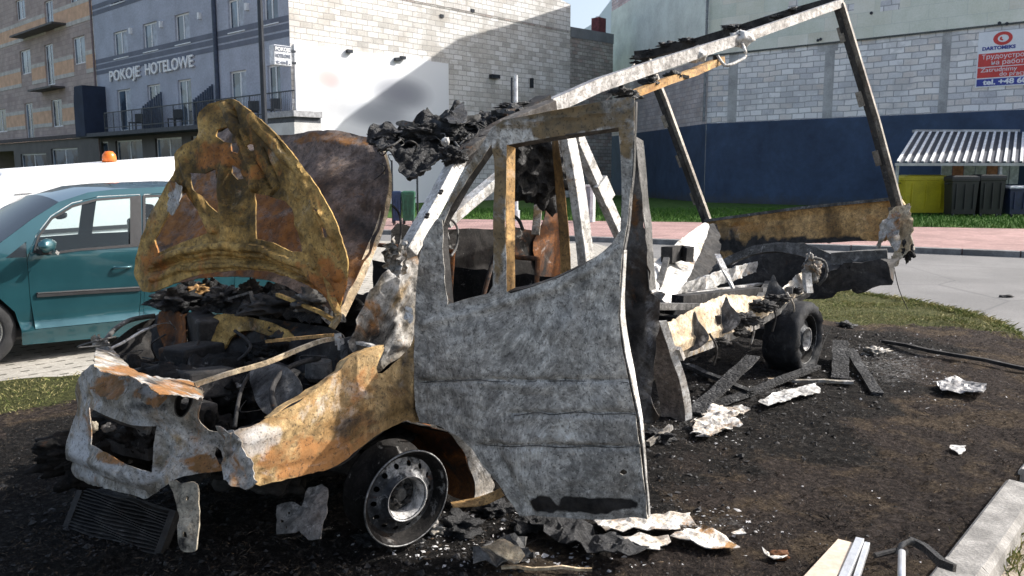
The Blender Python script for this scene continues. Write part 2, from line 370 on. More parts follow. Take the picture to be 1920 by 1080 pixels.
M_silic=brickmat('pale silicate masonry',[(0.546,0.559,0.598),(0.676,0.689,0.715),(0.754,0.767,0.793),(0.65,0.611,0.585),(0.806,0.819,0.845)],(0.351,0.364,0.39),.62,.262,.022,rnd=.12,patch=(.5,.6,(0.52,0.533,0.559),.55))
M_pinkblock=brickmat('pinkish brick',[(0.52,0.403,0.416),(0.624,0.494,0.494),(0.572,0.52,0.546)],(0.351,0.325,0.351),.4,.2,.02,rnd=.04)
M_insul=brickmat('thin insulation render over blocks',[(0.625,0.675,0.613),(0.7,0.737,0.663),(0.663,0.663,0.587),(0.75,0.762,0.7)],(0.55,0.6,0.562),1.5,.62,.010,rnd=.05,noise_amt=.25,bumpd=.004)
M_insul_plain=plain('smooth pale render',(0.625,0.688,0.65),.9,0,.12,.6,.1,.01,12)
def m_navy():
    q=N('navy painted render'); a=q.noise(.45,7,.7,.4); b=q.noise(2.2,7,.7); c=q.noise(14,5,.7)
    col=q.ramp(a,[(.25,(0.0195,0.0405,0.087)),(.75,(0.036,0.069,0.138))]); col=q.mix(.4,col,q.ramp(b,[(.2,.3),(.8,.7)]),'OVERLAY')
    col=q.mix(q.ramp(q.noise(.8,8,.75,1.),[(.72,0.),(.9,.45)]),col,(.06,.085,.13)); sx=q.n('ShaderNodeSeparateXYZ'); q.l(q.co,sx.inputs[0])
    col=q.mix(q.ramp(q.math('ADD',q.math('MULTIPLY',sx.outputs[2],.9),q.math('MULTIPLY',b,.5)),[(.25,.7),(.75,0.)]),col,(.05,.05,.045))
    return q.set(col,.75,0,q.bump(c,.3,.01))
M_navy=m_navy()
M_conc=plain('raw concrete',(0.36,0.372,0.384),.9,0,.2,1.2,.3,.01,20)
M_kerb=plain('weathered concrete kerb',(.235,.225,.21),.95,0,.3,7,.7,.006,70)
M_white=plain('white render',(.80,.81,.82),.85,0,.03,.5,.05,.004)
def m_board():
    q=N('white board with faded marks'); sx=q.n('ShaderNodeSeparateXYZ'); q.l(q.co,sx.inputs[0]); x,z=sx.outputs[0],sx.outputs[2]
    col=(.80,.81,.83)
    cur=None
    for cx,cz,rx,rz,c,a in BLOBS:
        dx=q.math('DIVIDE',q.math('SUBTRACT',x,cx),rx); dz=q.math('DIVIDE',q.math('SUBTRACT',z,cz),rz)
        p=q.math('POWER',q.math('ABSOLUTE',dx),2.2); p2=q.math('POWER',q.math('ABSOLUTE',dz),2.2)
        f=q.ramp(q.math('ADD',p,p2),[(0,a),(.2,a*.85),(.6,a*.3),(1.,0.)]); cur=q.mix(f,cur if cur else col,c)
    return q.set(cur,.8)
M_pink=brickmat('red concrete pavers',[(.30,.19,.175),(.38,.245,.225),(.34,.215,.20)],(.20,.15,.14),.2,.1,.008,horizontal=True,rnd=.02)
M_brown=brickmat('brown stone cladding',[(0.365,0.297,0.277),(0.446,0.365,0.331),(0.405,0.338,0.311)],(0.297,0.25,0.236),.6,.3,.012,noise_amt=.2)
M_peach=plain('peach render',(0.611,0.39,0.26),.9,0,.12,2); M_stoneband=plain('pale stone band',(0.494,0.468,0.429),.9,0,.15,2)
M_hotel=plain('grey hotel render',(0.364,0.392,0.462),.9,0,.1,.7,.08,.01,10); M_hstripe=plain('dark grey stripe',(0.137,0.153,0.195),.85,0,.1,1)
M_hbase=plain('dark shopfront cladding',(.06,.055,.055),.6,0,.2,1); M_navyp=plain('navy sheet screen',(.015,.025,.05),.85,0,.2,1)
M_iron=plain('dark painted iron',(.022,.027,.036),.45,.4,.2,3); M_frame=plain('white window frame',(.72,.74,.76),.4,0,.04,2,.02)
M_letters=plain('white sign letters',(.78,.79,.80),.5,0,.03,2,.02); M_stone=plain('pale balcony fascia',(.55,.54,.53),.85,0,.1,2)
def m_glass(name,c1,c2,rough=.06):
    q=N(name); n=q.noise(.9,3,.5,.3); return q.set(q.ramp(n,[(.4,c1),(.6,c2)]),rough,0,None,.9)
M_pane=m_glass('window glass',(.03,.045,.07),(.11,.16,.22)); M_curtain=plain('curtain',(.42,.46,.52),.9,0,.2,3)
M_grassbase=N('lawn soil')
_g=M_grassbase.noise(3,7,.7); M_grassbase=M_grassbase.set(M_grassbase.ramp(_g,[(.3,(.025,.055,.012)),(.7,(.07,.13,.03))]),.95,0,None,.1)
def m_blade(name,cols):
    q=N(name); g=q.n('ShaderNodeObjectInfo'); n=q.noise(3.5,5,.7); f=q.noise(60,2,.5)
    c=q.ramp(q.math('ADD',q.math('MULTIPLY',n,.55),q.math('MULTIPLY',f,.45)),[(.3+.4*i/(len(cols)-1),k) for i,k in enumerate(cols)]); return q.set(c,.7,0,None,.2)
M_blade=m_blade('grass blades',[(.04,.065,.012),(.11,.15,.035),(.26,.25,.09),(.38,.31,.16),(.14,.17,.05)])
M_bladefar=m_blade('lawn blades',[(.03,.085,.012),(.06,.14,.02),(.09,.17,.03)])
M_straw=m_blade('scorched straw',[(.012,.010,.009),(.04,.028,.020),(.10,.068,.045),(.20,.145,.09)])
M_charbits=plain('charcoal crumbs',(.016,.015,.015),.8,0,.7,9,.5,.01,60)
M_ash=plain('pale ash flakes',(.36,.35,.345),.95,0,.35,9,.3,.01,60)
# ------------------------------------------------------------------ ground
def sheet(name,pts,z,mat,kind='structure',depth_=0):
    v=[(p[0],p[1],z) for p in pts]; o=mk(name,v,[tuple(range(len(v)))],mat); tag(o,kind=kind); return o
sheet('ground',[(-900,-300),(900,-300),(900,1500),(-900,1500)],-.12,plain('far ground',(.10,.11,.06),.95,0,.3,.02))
sheet('road',[(-60,-20),(60,-20),(60,60),(-60,60)],-.072,M_asph)
# far footway of red pavers, its kerb and the lawn behind it
Kp=[gnd(x,y,-.07) for x,y in ((300,431),(830,441),(1100,452),(1400,463),(1700,473),(2150,491))]
Kp=[Kp[0]+(Kp[0]-Kp[1])*2.5]+Kp+[Kp[-1]+(Kp[-1]-Kp[-2])*2]
Lp=[gnd(x,y,-.07) for x,y in ((300,408),(830,417),(1100,421),(1400,425),(1700,433),(2150,441))]
Lp=[Lp[0]+(Lp[0]-Lp[1])*2.5]+Lp+[Lp[-1]+(Lp[-1]-Lp[-2])*2]
def strip(name,a,b,z,mat,th=.0):
    v=[(p[0],p[1],z) for p in a]+[(p[0],p[1],z) for p in b]; n=len(a); f=[(i,i+1,n+i+1,n+i) for i in range(n-1)]
    k=len(v); v+=[(p[0],p[1],z-.2) for p in a]; f+=[(2*n+i,2*n+i+1,i+1,i) for i in range(n-1)]
    o=mk(name,v,f,mat); tag(o,kind='structure'); return o
strip('pavement',Kp,Lp,.05,M_pink)
kb=MB()
for a,b in zip(Kp,Kp[1:]):
    d=(b-a); L=d.length; n=max(1,int(L)); 
    for i in range(n):
        p=a+d*(i+.012)/n; q=a+d*(i+.988)/n; nn=Vector((d.y,-d.x,0)).normalized()*.14; zz=.058+random.uniform(-.004,.004)
        kb.add([(p.x,p.y,-.1),(q.x,q.y,-.1),(q.x+nn.x,q.y+nn.y,-.1),(p.x+nn.x,p.y+nn.y,-.1),(p.x,p.y,zz),(q.x,q.y,zz),(q.x+nn.x,q.y+nn.y,zz-.01),(p.x+nn.x,p.y+nn.y,zz-.01)],[(4,5,6,7),(0,1,5,4),(1,2,6,5),(2,3,7,6),(3,0,4,7)])
tag(kb.build('road_kerb',plain('dark weathered kerb',(.15,.15,.15),.95,0,.3,3,.5,.01,30)),kind='structure')
far=[Vector((p.x+ (70 if i>3 else -10),p.y+70,0)) for i,p in enumerate(Lp)]
strip('lawn',Lp,far,.062,M_grassbase)
# paver lot on the left
lotE=[gnd(-700,800),gnd(0,718),gnd(180,700)]; e=(lotE[2]-lotE[1]).normalized()
lot=[lotE[0],lotE[1],lotE[2],Vector((-.2,8.9,0)),Vector((4.0,11.9,0)),Vector((2,20,0)),Vector((-40,26,0)),Vector((-40,-4,0))]
def m_pavers():
    q=N('openwork concrete pavers'); co=q.mp((1,1,1),(0,0,-VA)); 
    sx=q.n('ShaderNodeSeparateXYZ'); q.l(co,sx.inputs[0])
    def fr(v,s): return q.math('ABSOLUTE',q.math('SUBTRACT',q.math('FRACT',q.math('MULTIPLY',v,s)),.5))
    a,b=fr(sx.outputs[0],5.5),fr(sx.outputs[1],5.5); hole=q.math('MULTIPLY',q.math('GREATER_THAN',a,.30),q.math('GREATER_THAN',b,.40))
    j=q.math('GREATER_THAN',fr(sx.outputs[1],2.75),.475); n=q.noise(40,6,.7); n2=q.noise(1.2,5,.6)
    c=q.ramp(n2,[(.3,(.29,.27,.235)),(.7,(.38,.355,.31))]); c=q.mix(.4,c,q.ramp(n,[(.3,.3),(.7,.75)]),'OVERLAY')
    c=q.mix(hole,c,(.07,.065,.05)); c=q.mix(q.math('MULTIPLY',j,.6),c,(.15,.13,.11)); return q.set(c,.9,0,q.bump(n,.4,.006))
sheet('parking_lot',lot,-.066,m_pavers())
# the burnt verge: a fine uneven sheet
edge=[Vector((-4.6,-1.5,0)),gnd(1500,1400)-Vector((0,.3,0)),gnd(1700,1140),gnd(1775,1052),gnd(1845,960),gnd(1925,885),Vector((3.9,5.75,0)),Vector((4.75,7.1,0)),gnd(1920,640),gnd(1865,604),gnd(1800,583),gnd(1700,562),gnd(1600,548),gnd(1500,538),gnd(1400,534),Vector((1.9,10.4,0)),lotE[2]+(Vector((1.9,10.4,0))-lotE[2])*.45,lotE[2],lotE[1],lotE[0]]
EDG=[(p.x,p.y) for p in edge]
WH=[V(0,0,0),V(4.35,0,0)]
def hgt(x,y):
    P=Vector((x,y,0)); h=.030*noise.noise(P*.9)+.022*noise.noise(P*2.6+Vector((3,1,0)))+.013*noise.fractal(P*9,.6,2.1,4)
    t,s=vinv(P); h+=.035*max(0,1-math.hypot((s-.4)/1.6,0))*(1 if -1.5<t<6.5 else 0)*(noise.fractal(P*4,.7,2.1,4)+.3)
    return h
def zones(x,y):
    P=Vector((x,y,0)); t,s=vinv(P); n=noise.fractal(P*.8,.6,2.1,4)*.5
    char=(1-sstep(.15,1.4,-s+n))*(1-sstep(6.2,6.9,t+n*.6+.25*max(0,-s)))*(1-sstep(3.0,3.55,s+n*.3)); char=max(char,.17*(1-sstep(2.3,3.6,-s)))
    if t<-.6: char=max(char*(1-sstep(2.4,3.3,s-(t+1)*.2)), char if s<3 else 0)
    grass=max(sstep(6.9,7.5,t+.18*s+n*.4+.3*max(0,-s-.5)),sstep(3.5,3.9,s+n*.3)) 
    px=proj(P); ash=0
    for cx,cy,rx,ry,a in ((1680,690,110,60,.75),(1340,985,130,35,.6),(1300,800,120,60,.5),(760,1010,120,40,.45),(1790,720,90,50,.4),(1000,1050,160,30,.4),(1580,660,60,40,.4),(1440,735,120,40,.5),(1100,1000,200,60,.35)):
        ash=max(ash,a*max(0,1.3-math.hypot((px[0]-cx)/rx,(px[1]-cy)/ry)))
    return char,grass,min(1,ash)
def verge():
    step=lambda y:.035 if y<6 else .06
    O=[Vector(p) for p in EDG]; lp=[]
    for i,a in enumerate(O):
        b=O[(i+1)%len(O)]; n=max(1,int((b-a).length/.12)); lp+=[tuple(a+(b-a)*k/n) for k in range(n)]
    lp=[(x+.04*noise.noise(Vector((x*5,y*5,0))),y+.04*noise.noise(Vector((x*5,y*5,4)))) for x,y in lp]
    P=[]
    for y0,y1,st in ((-1.6,2.2,.12),(2.2,6,.034),(6,12.2,.06)):
        X,Y=np.meshgrid(np.arange(-7,6,st),np.arange(y0,y1,st)); P.append(np.stack([X.ravel(),Y.ravel()],1)+rng.uniform(-.3,.3,(X.size,2))*st)
    P=np.concatenate(P); P=P[inpoly(P,lp)]
    B=np.array(lp); nr=np.zeros(len(P),bool)
    for i in range(0,len(B),64): nr|=(((P[:,None,:]-B[None,i:i+64,:])**2).sum(2)<.03**2).any(1)
    P=P[~nr]; k=len(lp)
    vs,_,fs,_,_,_=delaunay_2d_cdt([Vector(p) for p in lp]+[Vector(p) for p in P],[(i,(i+1)%k) for i in range(k)],[],1,1e-6)
    v=[(a[0],a[1],hgt(a[0],a[1])) for a in vs]; f=[tuple(q) for q in fs]
    n0=len(v); Z=[(*zones(a[0],a[1]),1) for a in v]
    v+=[(x,y,-.12) for x,y in lp]; v+=[(x,y,hgt(x,y)) for x,y in lp]; Z+=[(*zones(x,y),1) for x,y in lp]*2
    f+=[(n0+i,n0+(i+1)%k,n0+k+(i+1)%k,n0+k+i) for i in range(k)]
    o=mk('verge',v,f,M_ground,smooth=True); a=o.data.color_attributes.new('zone','FLOAT_COLOR','POINT'); a.data.foreach_set('color',np.array(Z,dtype=np.float32).ravel()); tag(o,kind='structure')
verge()
# near kerb stones and the strip outside them
ks=[gnd(1500,1400)-Vector((0,.3,0)),gnd(1700,1140),gnd(1775,1052),gnd(1845,960),gnd(1925,885),Vector((3.9,5.75,0)),Vector((4.75,7.1,0))]
km=MB(); cum=0
def kerbstones(pts,L=1.0,gap=.012):
    seg=[];
    for a,b in zip(pts,pts[1:]):
        n=max(1,round((b-a).length/L))
        for i in range(n): seg.append((a+(b-a)*i/n,a+(b-a)*(i+1)/n))
    return seg
for a,b in kerbstones([gnd(1380,1500),gnd(1590,1290),gnd(1768,1062),gnd(1885,912)]+[],.9)+kerbstones([gnd(1908,893),Vector((3.95,5.7,0)),Vector((4.8,7.05,0))]):
    d=(b-a).normalized(); nn=Vector((d.y,-d.x,0))*.17; a=a+d*.008; b=b-d*.008; z=.05+random.uniform(-.008,.008)
    c=.015
    ring=[(0,-.12),(0,z-c),(c,z),(.17-c*1.6,z-.004),(.17,z-.03),(.185,-.12)]
    v=[]; 
    for p in (a,b):
        for o_,zz in ring: q=p+nn/.17*o_; v.append((q.x+random.uniform(-.003,.003),q.y+random.uniform(-.003,.003),zz))
    f=[(i,i+1,i+7,i+6) for i in range(5)]+[(0,1,2,3,4,5),(11,10,9,8,7,6)]; km.add(v,f)
tag(km.build('kerb',M_kerb),kind='structure')
sand=[gnd(1380,1500),gnd(1590,1290),gnd(1768,1062),gnd(1885,912),Vector((3.95,5.7,0)),Vector((4.8,7.05,0)),Vector((5.6,7.2,0)),Vector((4.6,4.2,0)),Vector((3.2,2.0,0)),Vector((1.5,.6,0))]
sheet('gutter_sand',sand,-.066,plain('gutter sand',(.26,.22,.17),.95,0,.3,5,.6,.01,60))
# ------------------------------------------------------------------ scattered ground cover
def edist(x,y,poly=EDG): return bool(inpoly(np.array([[x,y]]),poly)[0])
def blades(name,n,sampler,mat,h,w,lean=.5,flat=0,z0=None,label=None):
    v=[];f=[]
    for _ in range(n):
        s=sampler()
        if s is None: continue
        x,y,z,k=s; a=random.uniform(0,6.283); hh=random.uniform(*h)*k; ww=random.uniform(*w); l=random.gauss(0,lean)*hh; l2=random.gauss(0,lean)*hh
        dx,dy=math.cos(a)*ww,math.sin(a)*ww; i=len(v); up=hh*(1-flat*random.random())
        v+=[(x-dx,y-dy,z),(x+dx,y+dy,z),(x+l*.4+dx*.6,y+l2*.4+dy*.6,z+up*.6),(x+l,y+l2,z+up)]; f+=[(i,i+1,i+2),(i,i+2,i+3)]
    o=mk(name,v,f,mat); tag(o,kind='stuff'); return o
ar=np.array(EDG)
def smp_grass():
    if random.random()<.25: x,y=random.uniform(-6.8,-2.6),random.uniform(4.6,7.6)
    else: x,y=random.uniform(1,5.6),random.uniform(7.6,12)
    if not edist(x,y): return None
    c,g,a=zones(x,y)
    if random.random()>g*1.1-.05: return None
    return x,y,hgt(x,y)-.005,.6+.7*noise.noise(Vector((x*2,y*2,0)))
blades('verge_grass',70000,smp_grass,M_blade,(.015,.05),(.002,.004),.8)
def smp_edge():
    i=random.choice([8,9,10,11,12,13]); a,b=ar[i],ar[i+1]; t=random.random(); x,y=a+(b-a)*t; x+=random.gauss(0,.05);y+=random.gauss(0,.05)
    return x,y,-.03,.9
blades('edge_grass',6000,smp_edge,M_blade,(.03,.08),(.002,.005),.8)
def smp_straw():
    y=2.2+random.random()**1.5*7; x=random.uniform(-.4*y-.8,.62*y+.3)
    if not edist(x,y): return None
    c,g,a=zones(x,y)
    if random.random()<c*.8 or g>.6: return None
    return x,y,hgt(x,y)-.004,1
blades('scorched_stubble',95000,smp_straw,M_straw,(.006,.022),(.0008,.0018),1.0,.6)
def smp_lawn():
    px=random.uniform(780,1990); py=random.uniform(395,437) if px>1650 else random.uniform(392,426); p=gnd(px,py,.06)
    return p.x,p.y,.06,1
def lawn_in(s):
    for a,b in zip(Lp,Lp[1:]):
        if a.x<=s[0]<b.x: return s[1]>a.y+(b.y-a.y)*(s[0]-a.x)/(b.x-a.x)
    return False
blades('lawn_grass',26000,lambda:(lambda s:s if lawn_in(s) else None)(smp_lawn()),M_bladefar,(.06,.16),(.01,.02),.4)
def smp_burntgrass():
    y=2.2+random.random()**1.4*6.5; x=random.uniform(-.5*y-.8,.62*y+.3)
    if not edist(x,y): return None
    c,g,a=zones(x,y)
    if g>.6: return None
    return x,y,hgt(x,y)-.003,.5+.9*abs(noise.noise(Vector((x*3,y*3,2))))
blades('burnt_grass',90000,smp_burntgrass,m_blade('burnt grass',[(.010,.009,.008),(.035,.028,.024),(.075,.06,.048),(.16,.125,.09)]),(.008,.028),(.0008,.0016),.9,.4)
def smp_weed():
    cx,cy,r_=random.choice([(1868,1035,.10),(1905,1000,.09),(1890,1060,.12),(1915,960,.05)]); p=gnd(cx,cy,-.066); return p.x+random.gauss(0,r_*.6),p.y+random.gauss(0,r_*.6),-.07,1
blades('weeds',420,smp_weed,M_blade,(.03,.08),(.002,.005),.5)
def crumbs(name,n,sampler,mat,size,flat=.5):
    v=[];f=[]
    for _ in range(n):
        s=sampler()
        if s is None: continue
        x,y,k=s; r_=random.uniform(*size)*k*(random.random()**1.5+.4); z=hgt(x,y); A=Matrix.Rotation(random.uniform(0,6.28),3,'Z')@Matrix.Rotation(random.gauss(0,.5),3,'X'); i=len(v)
        for q in ((1,0,0),(-.3,.9,.1),(-.8,-.5,0),(.1,-.2,flat*random.random()),(.3,-.9,-.1)):
            w_=A@Vector(q)*r_; v.append((x+w_.x*random.uniform(.6,1.3),y+w_.y,z+w_.z+r_*.15))
        f+=[(i,i+1,i+3),(i+1,i+2,i+3),(i+2,i+4,i+3),(i+4,i,i+3),(i,i+4,i+2,i+1)]
    return tag(mk(name,v,f,mat),kind='stuff')
def smp_char():
    y=2.3+random.random()**1.3*7; x=random.uniform(-.55*y-.8,.62*y+.3)
    if not edist(x,y): return None
    c,g,a=zones(x,y)
    if random.random()>c or g>.5: return None
    t,s=vinv((x,y)); k=1.0+ (1.5 if -.9<s<2.2 and -1.4<t<6.6 and random.random()<.35 else 0)
    return x,y,k
crumbs('charcoal_crumbs',38000,smp_char,M_charbits,(.002,.008),.9)
def smp_ash():
    if random.random()<.35: return (lambda p:(p[0],p[1],.6) if edist(p[0],p[1]) else None)((lambda y:(random.uniform(-.5*y,.62*y),y))(2.3+random.random()*6))
    cx,cy,rx,ry=random.choice([(1680,690,120,50),(1340,985,120,35),(1310,800,90,45),(780,1010,110,30),(1440,735,120,30),(1600,655,80,30),(1010,1045,180,25),(1790,730,90,40),(1680,650,140,25),(930,960,70,30)])
    p=gnd(random.gauss(cx,rx*.6),random.gauss(cy,ry*.6)); return p.x,p.y,1
crumbs('ash_flakes',2600,smp_ash,M_ash,(.003,.014),.35)
# ------------------------------------------------------------------ background buildings
AW=math.atan2(1573,1478); AR=math.atan2(-1573,1674)
BW=Face(gnd(900,378),AW,'masonry_building','long gable wall of pale blocks carrying the white billboard, its right half in shadow','building')
def U(fc,px,py): return fc.uz(px,py)
uR,_=U(BW,1068,200); zT=U(BW,1068,8)[1]
uLft=BW.uz(548,200)[0]; m=MB(); m.add([(uLft,0,-.1),(uR,0,-.1),(uR,0,zT),(-6,0,zT+2.2),(uLft,0,zT+2.2),(uR,9,-.1),(uR,9,zT)],[(0,1,2,3,4),(1,5,6,2)])
m.add([(-6,0,zT+2.2),(uR,0,zT),(uR,9,zT),(-6,9,zT+2.2)],[(0,1,2,3)]); m.build('wall',M_block,BW.root,world=False)
# thin lines: ring beam and joints
def bar_on(fc,name,p,q,w,mat,off=-.02,th=.03,parent=None):
    a,b=fc.uz(*p),fc.uz(*q); m=MB(); m.beam([(a[0],off,a[1]),(b[0],off,b[1])],th,w,up=(0,0,1)); return m.build(name,mat,parent or fc.root,world=False)
bar_on(BW,'ring_beam',(560,-40),(1066,60),.10,M_block_dark,.0,.04)
# billboard / white render below with blurred marks
u0,z1=BW.uz(549,82); u1,z1b=BW.uz(838,120); BLOBS=[]
for px,py,rx,rz,c,a in ((612,148,.9,.6,(.75,.22,.18),.55),(632,165,.9,.7,(.4,.4,.42),.45),(748,176,2.3,1.0,(.14,.15,.20),.75),(622,202,1.3,.8,(.35,.35,.37),.55),(705,214,2.4,.8,(.15,.17,.22),.65)):
    u,z=BW.uz(px,py); BLOBS.append((u,z,rx,rz,c,a))
M_board=m_board()
bb=BW.box('billboard',u0,u1,-.12,-.015,-.05,(z1+z1b)/2,M_board)
for px,py in ((650,98),(750,110),(740,113)):
    u,z=BW.uz(px,py); BW.box('bracket',u-.15,u+.15,-.3,-.14,z-.05,z+.1,M_iron)
u,z=BW.uz(925,144); BW.box('wall_lamp',u-.35,u+.3,-.25,-.02,z-.1,z+.1,M_iron)
u,z=BW.uz(995,155); BW.box('vent_pipe',u-.1,u+.1,-.15,-.02,z-.3,z+.25,M_iron)
for px,py in ((828,30),(886,20)): u,z=BW.uz(px,py); BW.box('vent',u-.12,u+.12,-.05,.0,z-.08,z+.08,M_iron)
# lower annex wall to the right
AN=Face(V2:=(BW.P+BW.d*uR),AW,'annex','lower shaded block annex with a dark coping between the gable wall and the tall building','building')
ua=AN.uz(1150,100)[0]; za=AN.uz(1070,50)[1]; zb=AN.uz(1140,62)[1]
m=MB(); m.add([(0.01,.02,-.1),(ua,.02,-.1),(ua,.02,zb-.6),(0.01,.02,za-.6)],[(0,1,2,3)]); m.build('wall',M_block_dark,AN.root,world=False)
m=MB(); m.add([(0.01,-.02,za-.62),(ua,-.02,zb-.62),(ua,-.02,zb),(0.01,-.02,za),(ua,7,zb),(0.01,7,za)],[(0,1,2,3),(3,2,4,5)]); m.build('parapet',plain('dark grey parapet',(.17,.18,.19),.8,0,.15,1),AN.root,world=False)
u,z=AN.uz(1136,55); AN.box('chimney',u-.35,u+.4,.3,.9,z-.4,z+.75,plain('dark red brick stack',(.12,.03,.035),.8),AN.root)
u,z=AN.uz(1135,38); AN.box('vent_cap',u-.12,u+.16,.45,.7,z-.45,z+.3,M_frame,AN.root)
# distant gabled roof seen over the annex
q=[at(1085,60,85),at(1112,44,85),at(1150,-6,85),at(1190,-6,85),at(1190,80,85),at(1085,80,85)]
bk=Vector((4,18,0)); zg=0
v=[(p.x,p.y,p.z) for p in q]; v+=[(p[0]+bk.x,p[1]+bk.y,p[2]) for p in v[:6]]; n=6
v+= [(v[4][0],v[4][1],0),(v[5][0],v[5][1],0)]
gb=mk('distant_house',v,[(0,1,2,3,4,5),(0,6,7,1),(1,7,8,2),(2,8,9,3),(5,4,12,13)],plain('pale blue cladding',(.52,.60,.66),.7,0,.05,.2)); tag(gb,'pale blue sloping roof edge seen over the shaded annex','house')
# ------------------------------------------------------------------ tall building on the right (two facets)
RB=Face(gnd(1320,381.6),AR,'tall_building','tall shaded building with navy painted base, block masonry band and pale greenish upper wall','building')
RB.root['label']='tall shaded building with navy painted base, pale block masonry band and greenish upper wall'
zBlue=RB.uz(1320,232)[1]; zLed=(RB.uz(1583,78)[1]+RB.uz(1760,60)[1])/2; uE=17.0
AF=math.atan2(-1573,310)   # far facet: runs away from the corner
FF=Face(RB.P,AF,'far_facet_frame','x','x'); 
bpy.data.objects.remove(FF.root)
fd=FF.d
# far facet sits at negative u of frame FF (left of the corner); build in world space under RB.root
def ff(u,z,y=0): p=RB.P+fd*u+Vector((-fd.y,fd.x,0))*y; return (p.x,p.y,z)
LF=16.2
def roofR(v): return 17.9 if v<2 else 17.9-(v-2)*.28
Rpts=[(0,17.9),(2,17.9),(14,14.6),(uE,14.3)]
Fp=[(-LF,15.2),(-9.6,15.2),(-6.7,16.6),(-4.3,17.9),(0,17.9)]
def obj_in_facet(name,verts,faces,mat):
    """facet pieces keep their own local frame so the masonry runs along the facet"""
    o=mk(name,verts,faces,mat); o.parent=RB.root; o.matrix_local=mat_of(RB.root).inverted()@(Matrix.Translation(RB.P)@Matrix.Rotation(AF,4,'Z')); return o
zb1=zBlue
m=MB(); m.add([(0,-.02,-.1),(uE,-.02,-.1),(uE,-.02,zb1),(0,-.02,zb1)],[(0,1,2,3)]); m.build('painted_base',M_navy,RB.root,world=False)
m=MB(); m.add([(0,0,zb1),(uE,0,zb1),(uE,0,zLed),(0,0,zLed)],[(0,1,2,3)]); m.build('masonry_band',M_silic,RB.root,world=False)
m=MB(); m.add([(0,-.06,zLed),(uE,-.06,zLed)]+[(a,-.06,b) for a,b in reversed(Rpts)]+[(0,.1,zLed),(uE,.1,zLed)],[(0,1,2,3,4,5),(0,6,7,1)]); m.build('upper_wall',M_insul,RB.root,world=False)
m=MB(); m.box(.0,uE,-.075,-.055,zLed-.03,zLed+.05); m.build('ledge',plain('dark drip edge',(.07,.08,.08),.8),RB.root,world=False)
m=MB(); m.add([(a,-.06,b) for a,b in Rpts]+[(a,12,b) for a,b in reversed(Rpts)],[(0,1,6,7),(1,2,5,6),(2,3,4,5)]); m.add([(uE,0,0),(uE,12,0),(uE,12,13.5),(uE,0,13.5)],[(0,1,2,3)]); m.build('roof',M_conc,RB.root,world=False)
obj_in_facet('painted_base',[(-LF,-.02,-.1),(0,-.02,-.1),(0,-.02,zb1),(-LF,-.02,zb1)],[(0,1,2,3)],M_navy)
zpb=FF.uz(1150,190)[1]
zl2=zLed
obj_in_facet('masonry_band',[(-LF,0,zb1),(0,0,zb1),(0,0,zl2),(-LF,0,zl2)],[(0,1,2,3)],brickmat('shaded silicate masonry',[(.38,.36,.38),(.46,.44,.46),(.42,.38,.38)],(.28,.28,.30),.5,.24,.018,rnd=.08))  # far facet's band: darker copy of the masonry, shade put into its colour
zq=FF.uz(1148,33)[1]; zq2=FF.uz(1210,0)[1]
obj_in_facet('upper_wall',[(-LF,-.04,zl2),(0,-.04,zl2),(0,-.04,12.6),(-LF,-.04,12.6)],[(0,1,2,3)],M_insul_plain)
obj_in_facet('brick_top',[(-LF,-.02,12.6),(0,-.02,12.6)]+[(a,-.02,b) for a,b in reversed(Fp)],[(0,1,2,3,4,5,6)],M_pinkblock)
obj_in_facet('end_wall',[(-LF,0,-.1),(-LF,12,-.1),(-LF,12,15.2),(-LF,0,15.2)],[(0,1,2,3)],M_conc)
# concrete columns, patches, pipe
for x0,x1 in ((1366,1383),(1545,1563),(1762,1779)):
    a,b,c,d=RB.rect(x0,150,x1,152); RB.box('concrete_column',a,b,-.012,.05,zb1,zLed,M_conc)
a,b,_,_=RB.rect(1534,80,1572,82); RB.box('column_head',a,b,-.014,.05,zLed-.35,zLed-.03,M_conc)
for i,(x0,y0,x1,y1) in enumerate(((1435,28,1462,32),(1480,2,1497,12),(1588,8,1602,22),(1652,0,1688,20),(1478,12,1497,17))):
    a,b,c,d=RB.rect(x0,y0,x1,y1); RB.box('exposed_block_patch',a,b,-.066-.002*i,.0,c,d,M_silic)
a,b,_,_=RB.rect(1317,150,1323,152); m=MB(); m.tube([(-.05,-.2,zb1+.1),(-.05,-.2,17.5)],.07); m.build('drain_pipe',plain('zinc pipe',(.18,.20,.22),.5,.5),RB.root,world=False)
for x,y in ((1535,76),(1540,74),(1582,74),(1395,80),(1875,44),(1889,45),(1635,25)): 
    u,z=RB.uz(x,y); m=MB(); m.tube([(u,-.06,z),(u,-.1,z)],.07); m.build('wall_anchor',M_iron,RB.root,world=False)
u,z=RB.uz(1207,282); 
pl=FF.uz(1207,282); pp=RB.P+fd*pl[0]; o=empty('wall_light',(pp.x,pp.y,0),AF,'small pale box fixed on the navy wall near its far corner','wall light'); m=MB(); m.box(-.18,.18,-.2,-.03,pl[1]-.35,pl[1]+.3); m.build('housing',plain('pale box',(.45,.5,.55),.5),o,world=False)
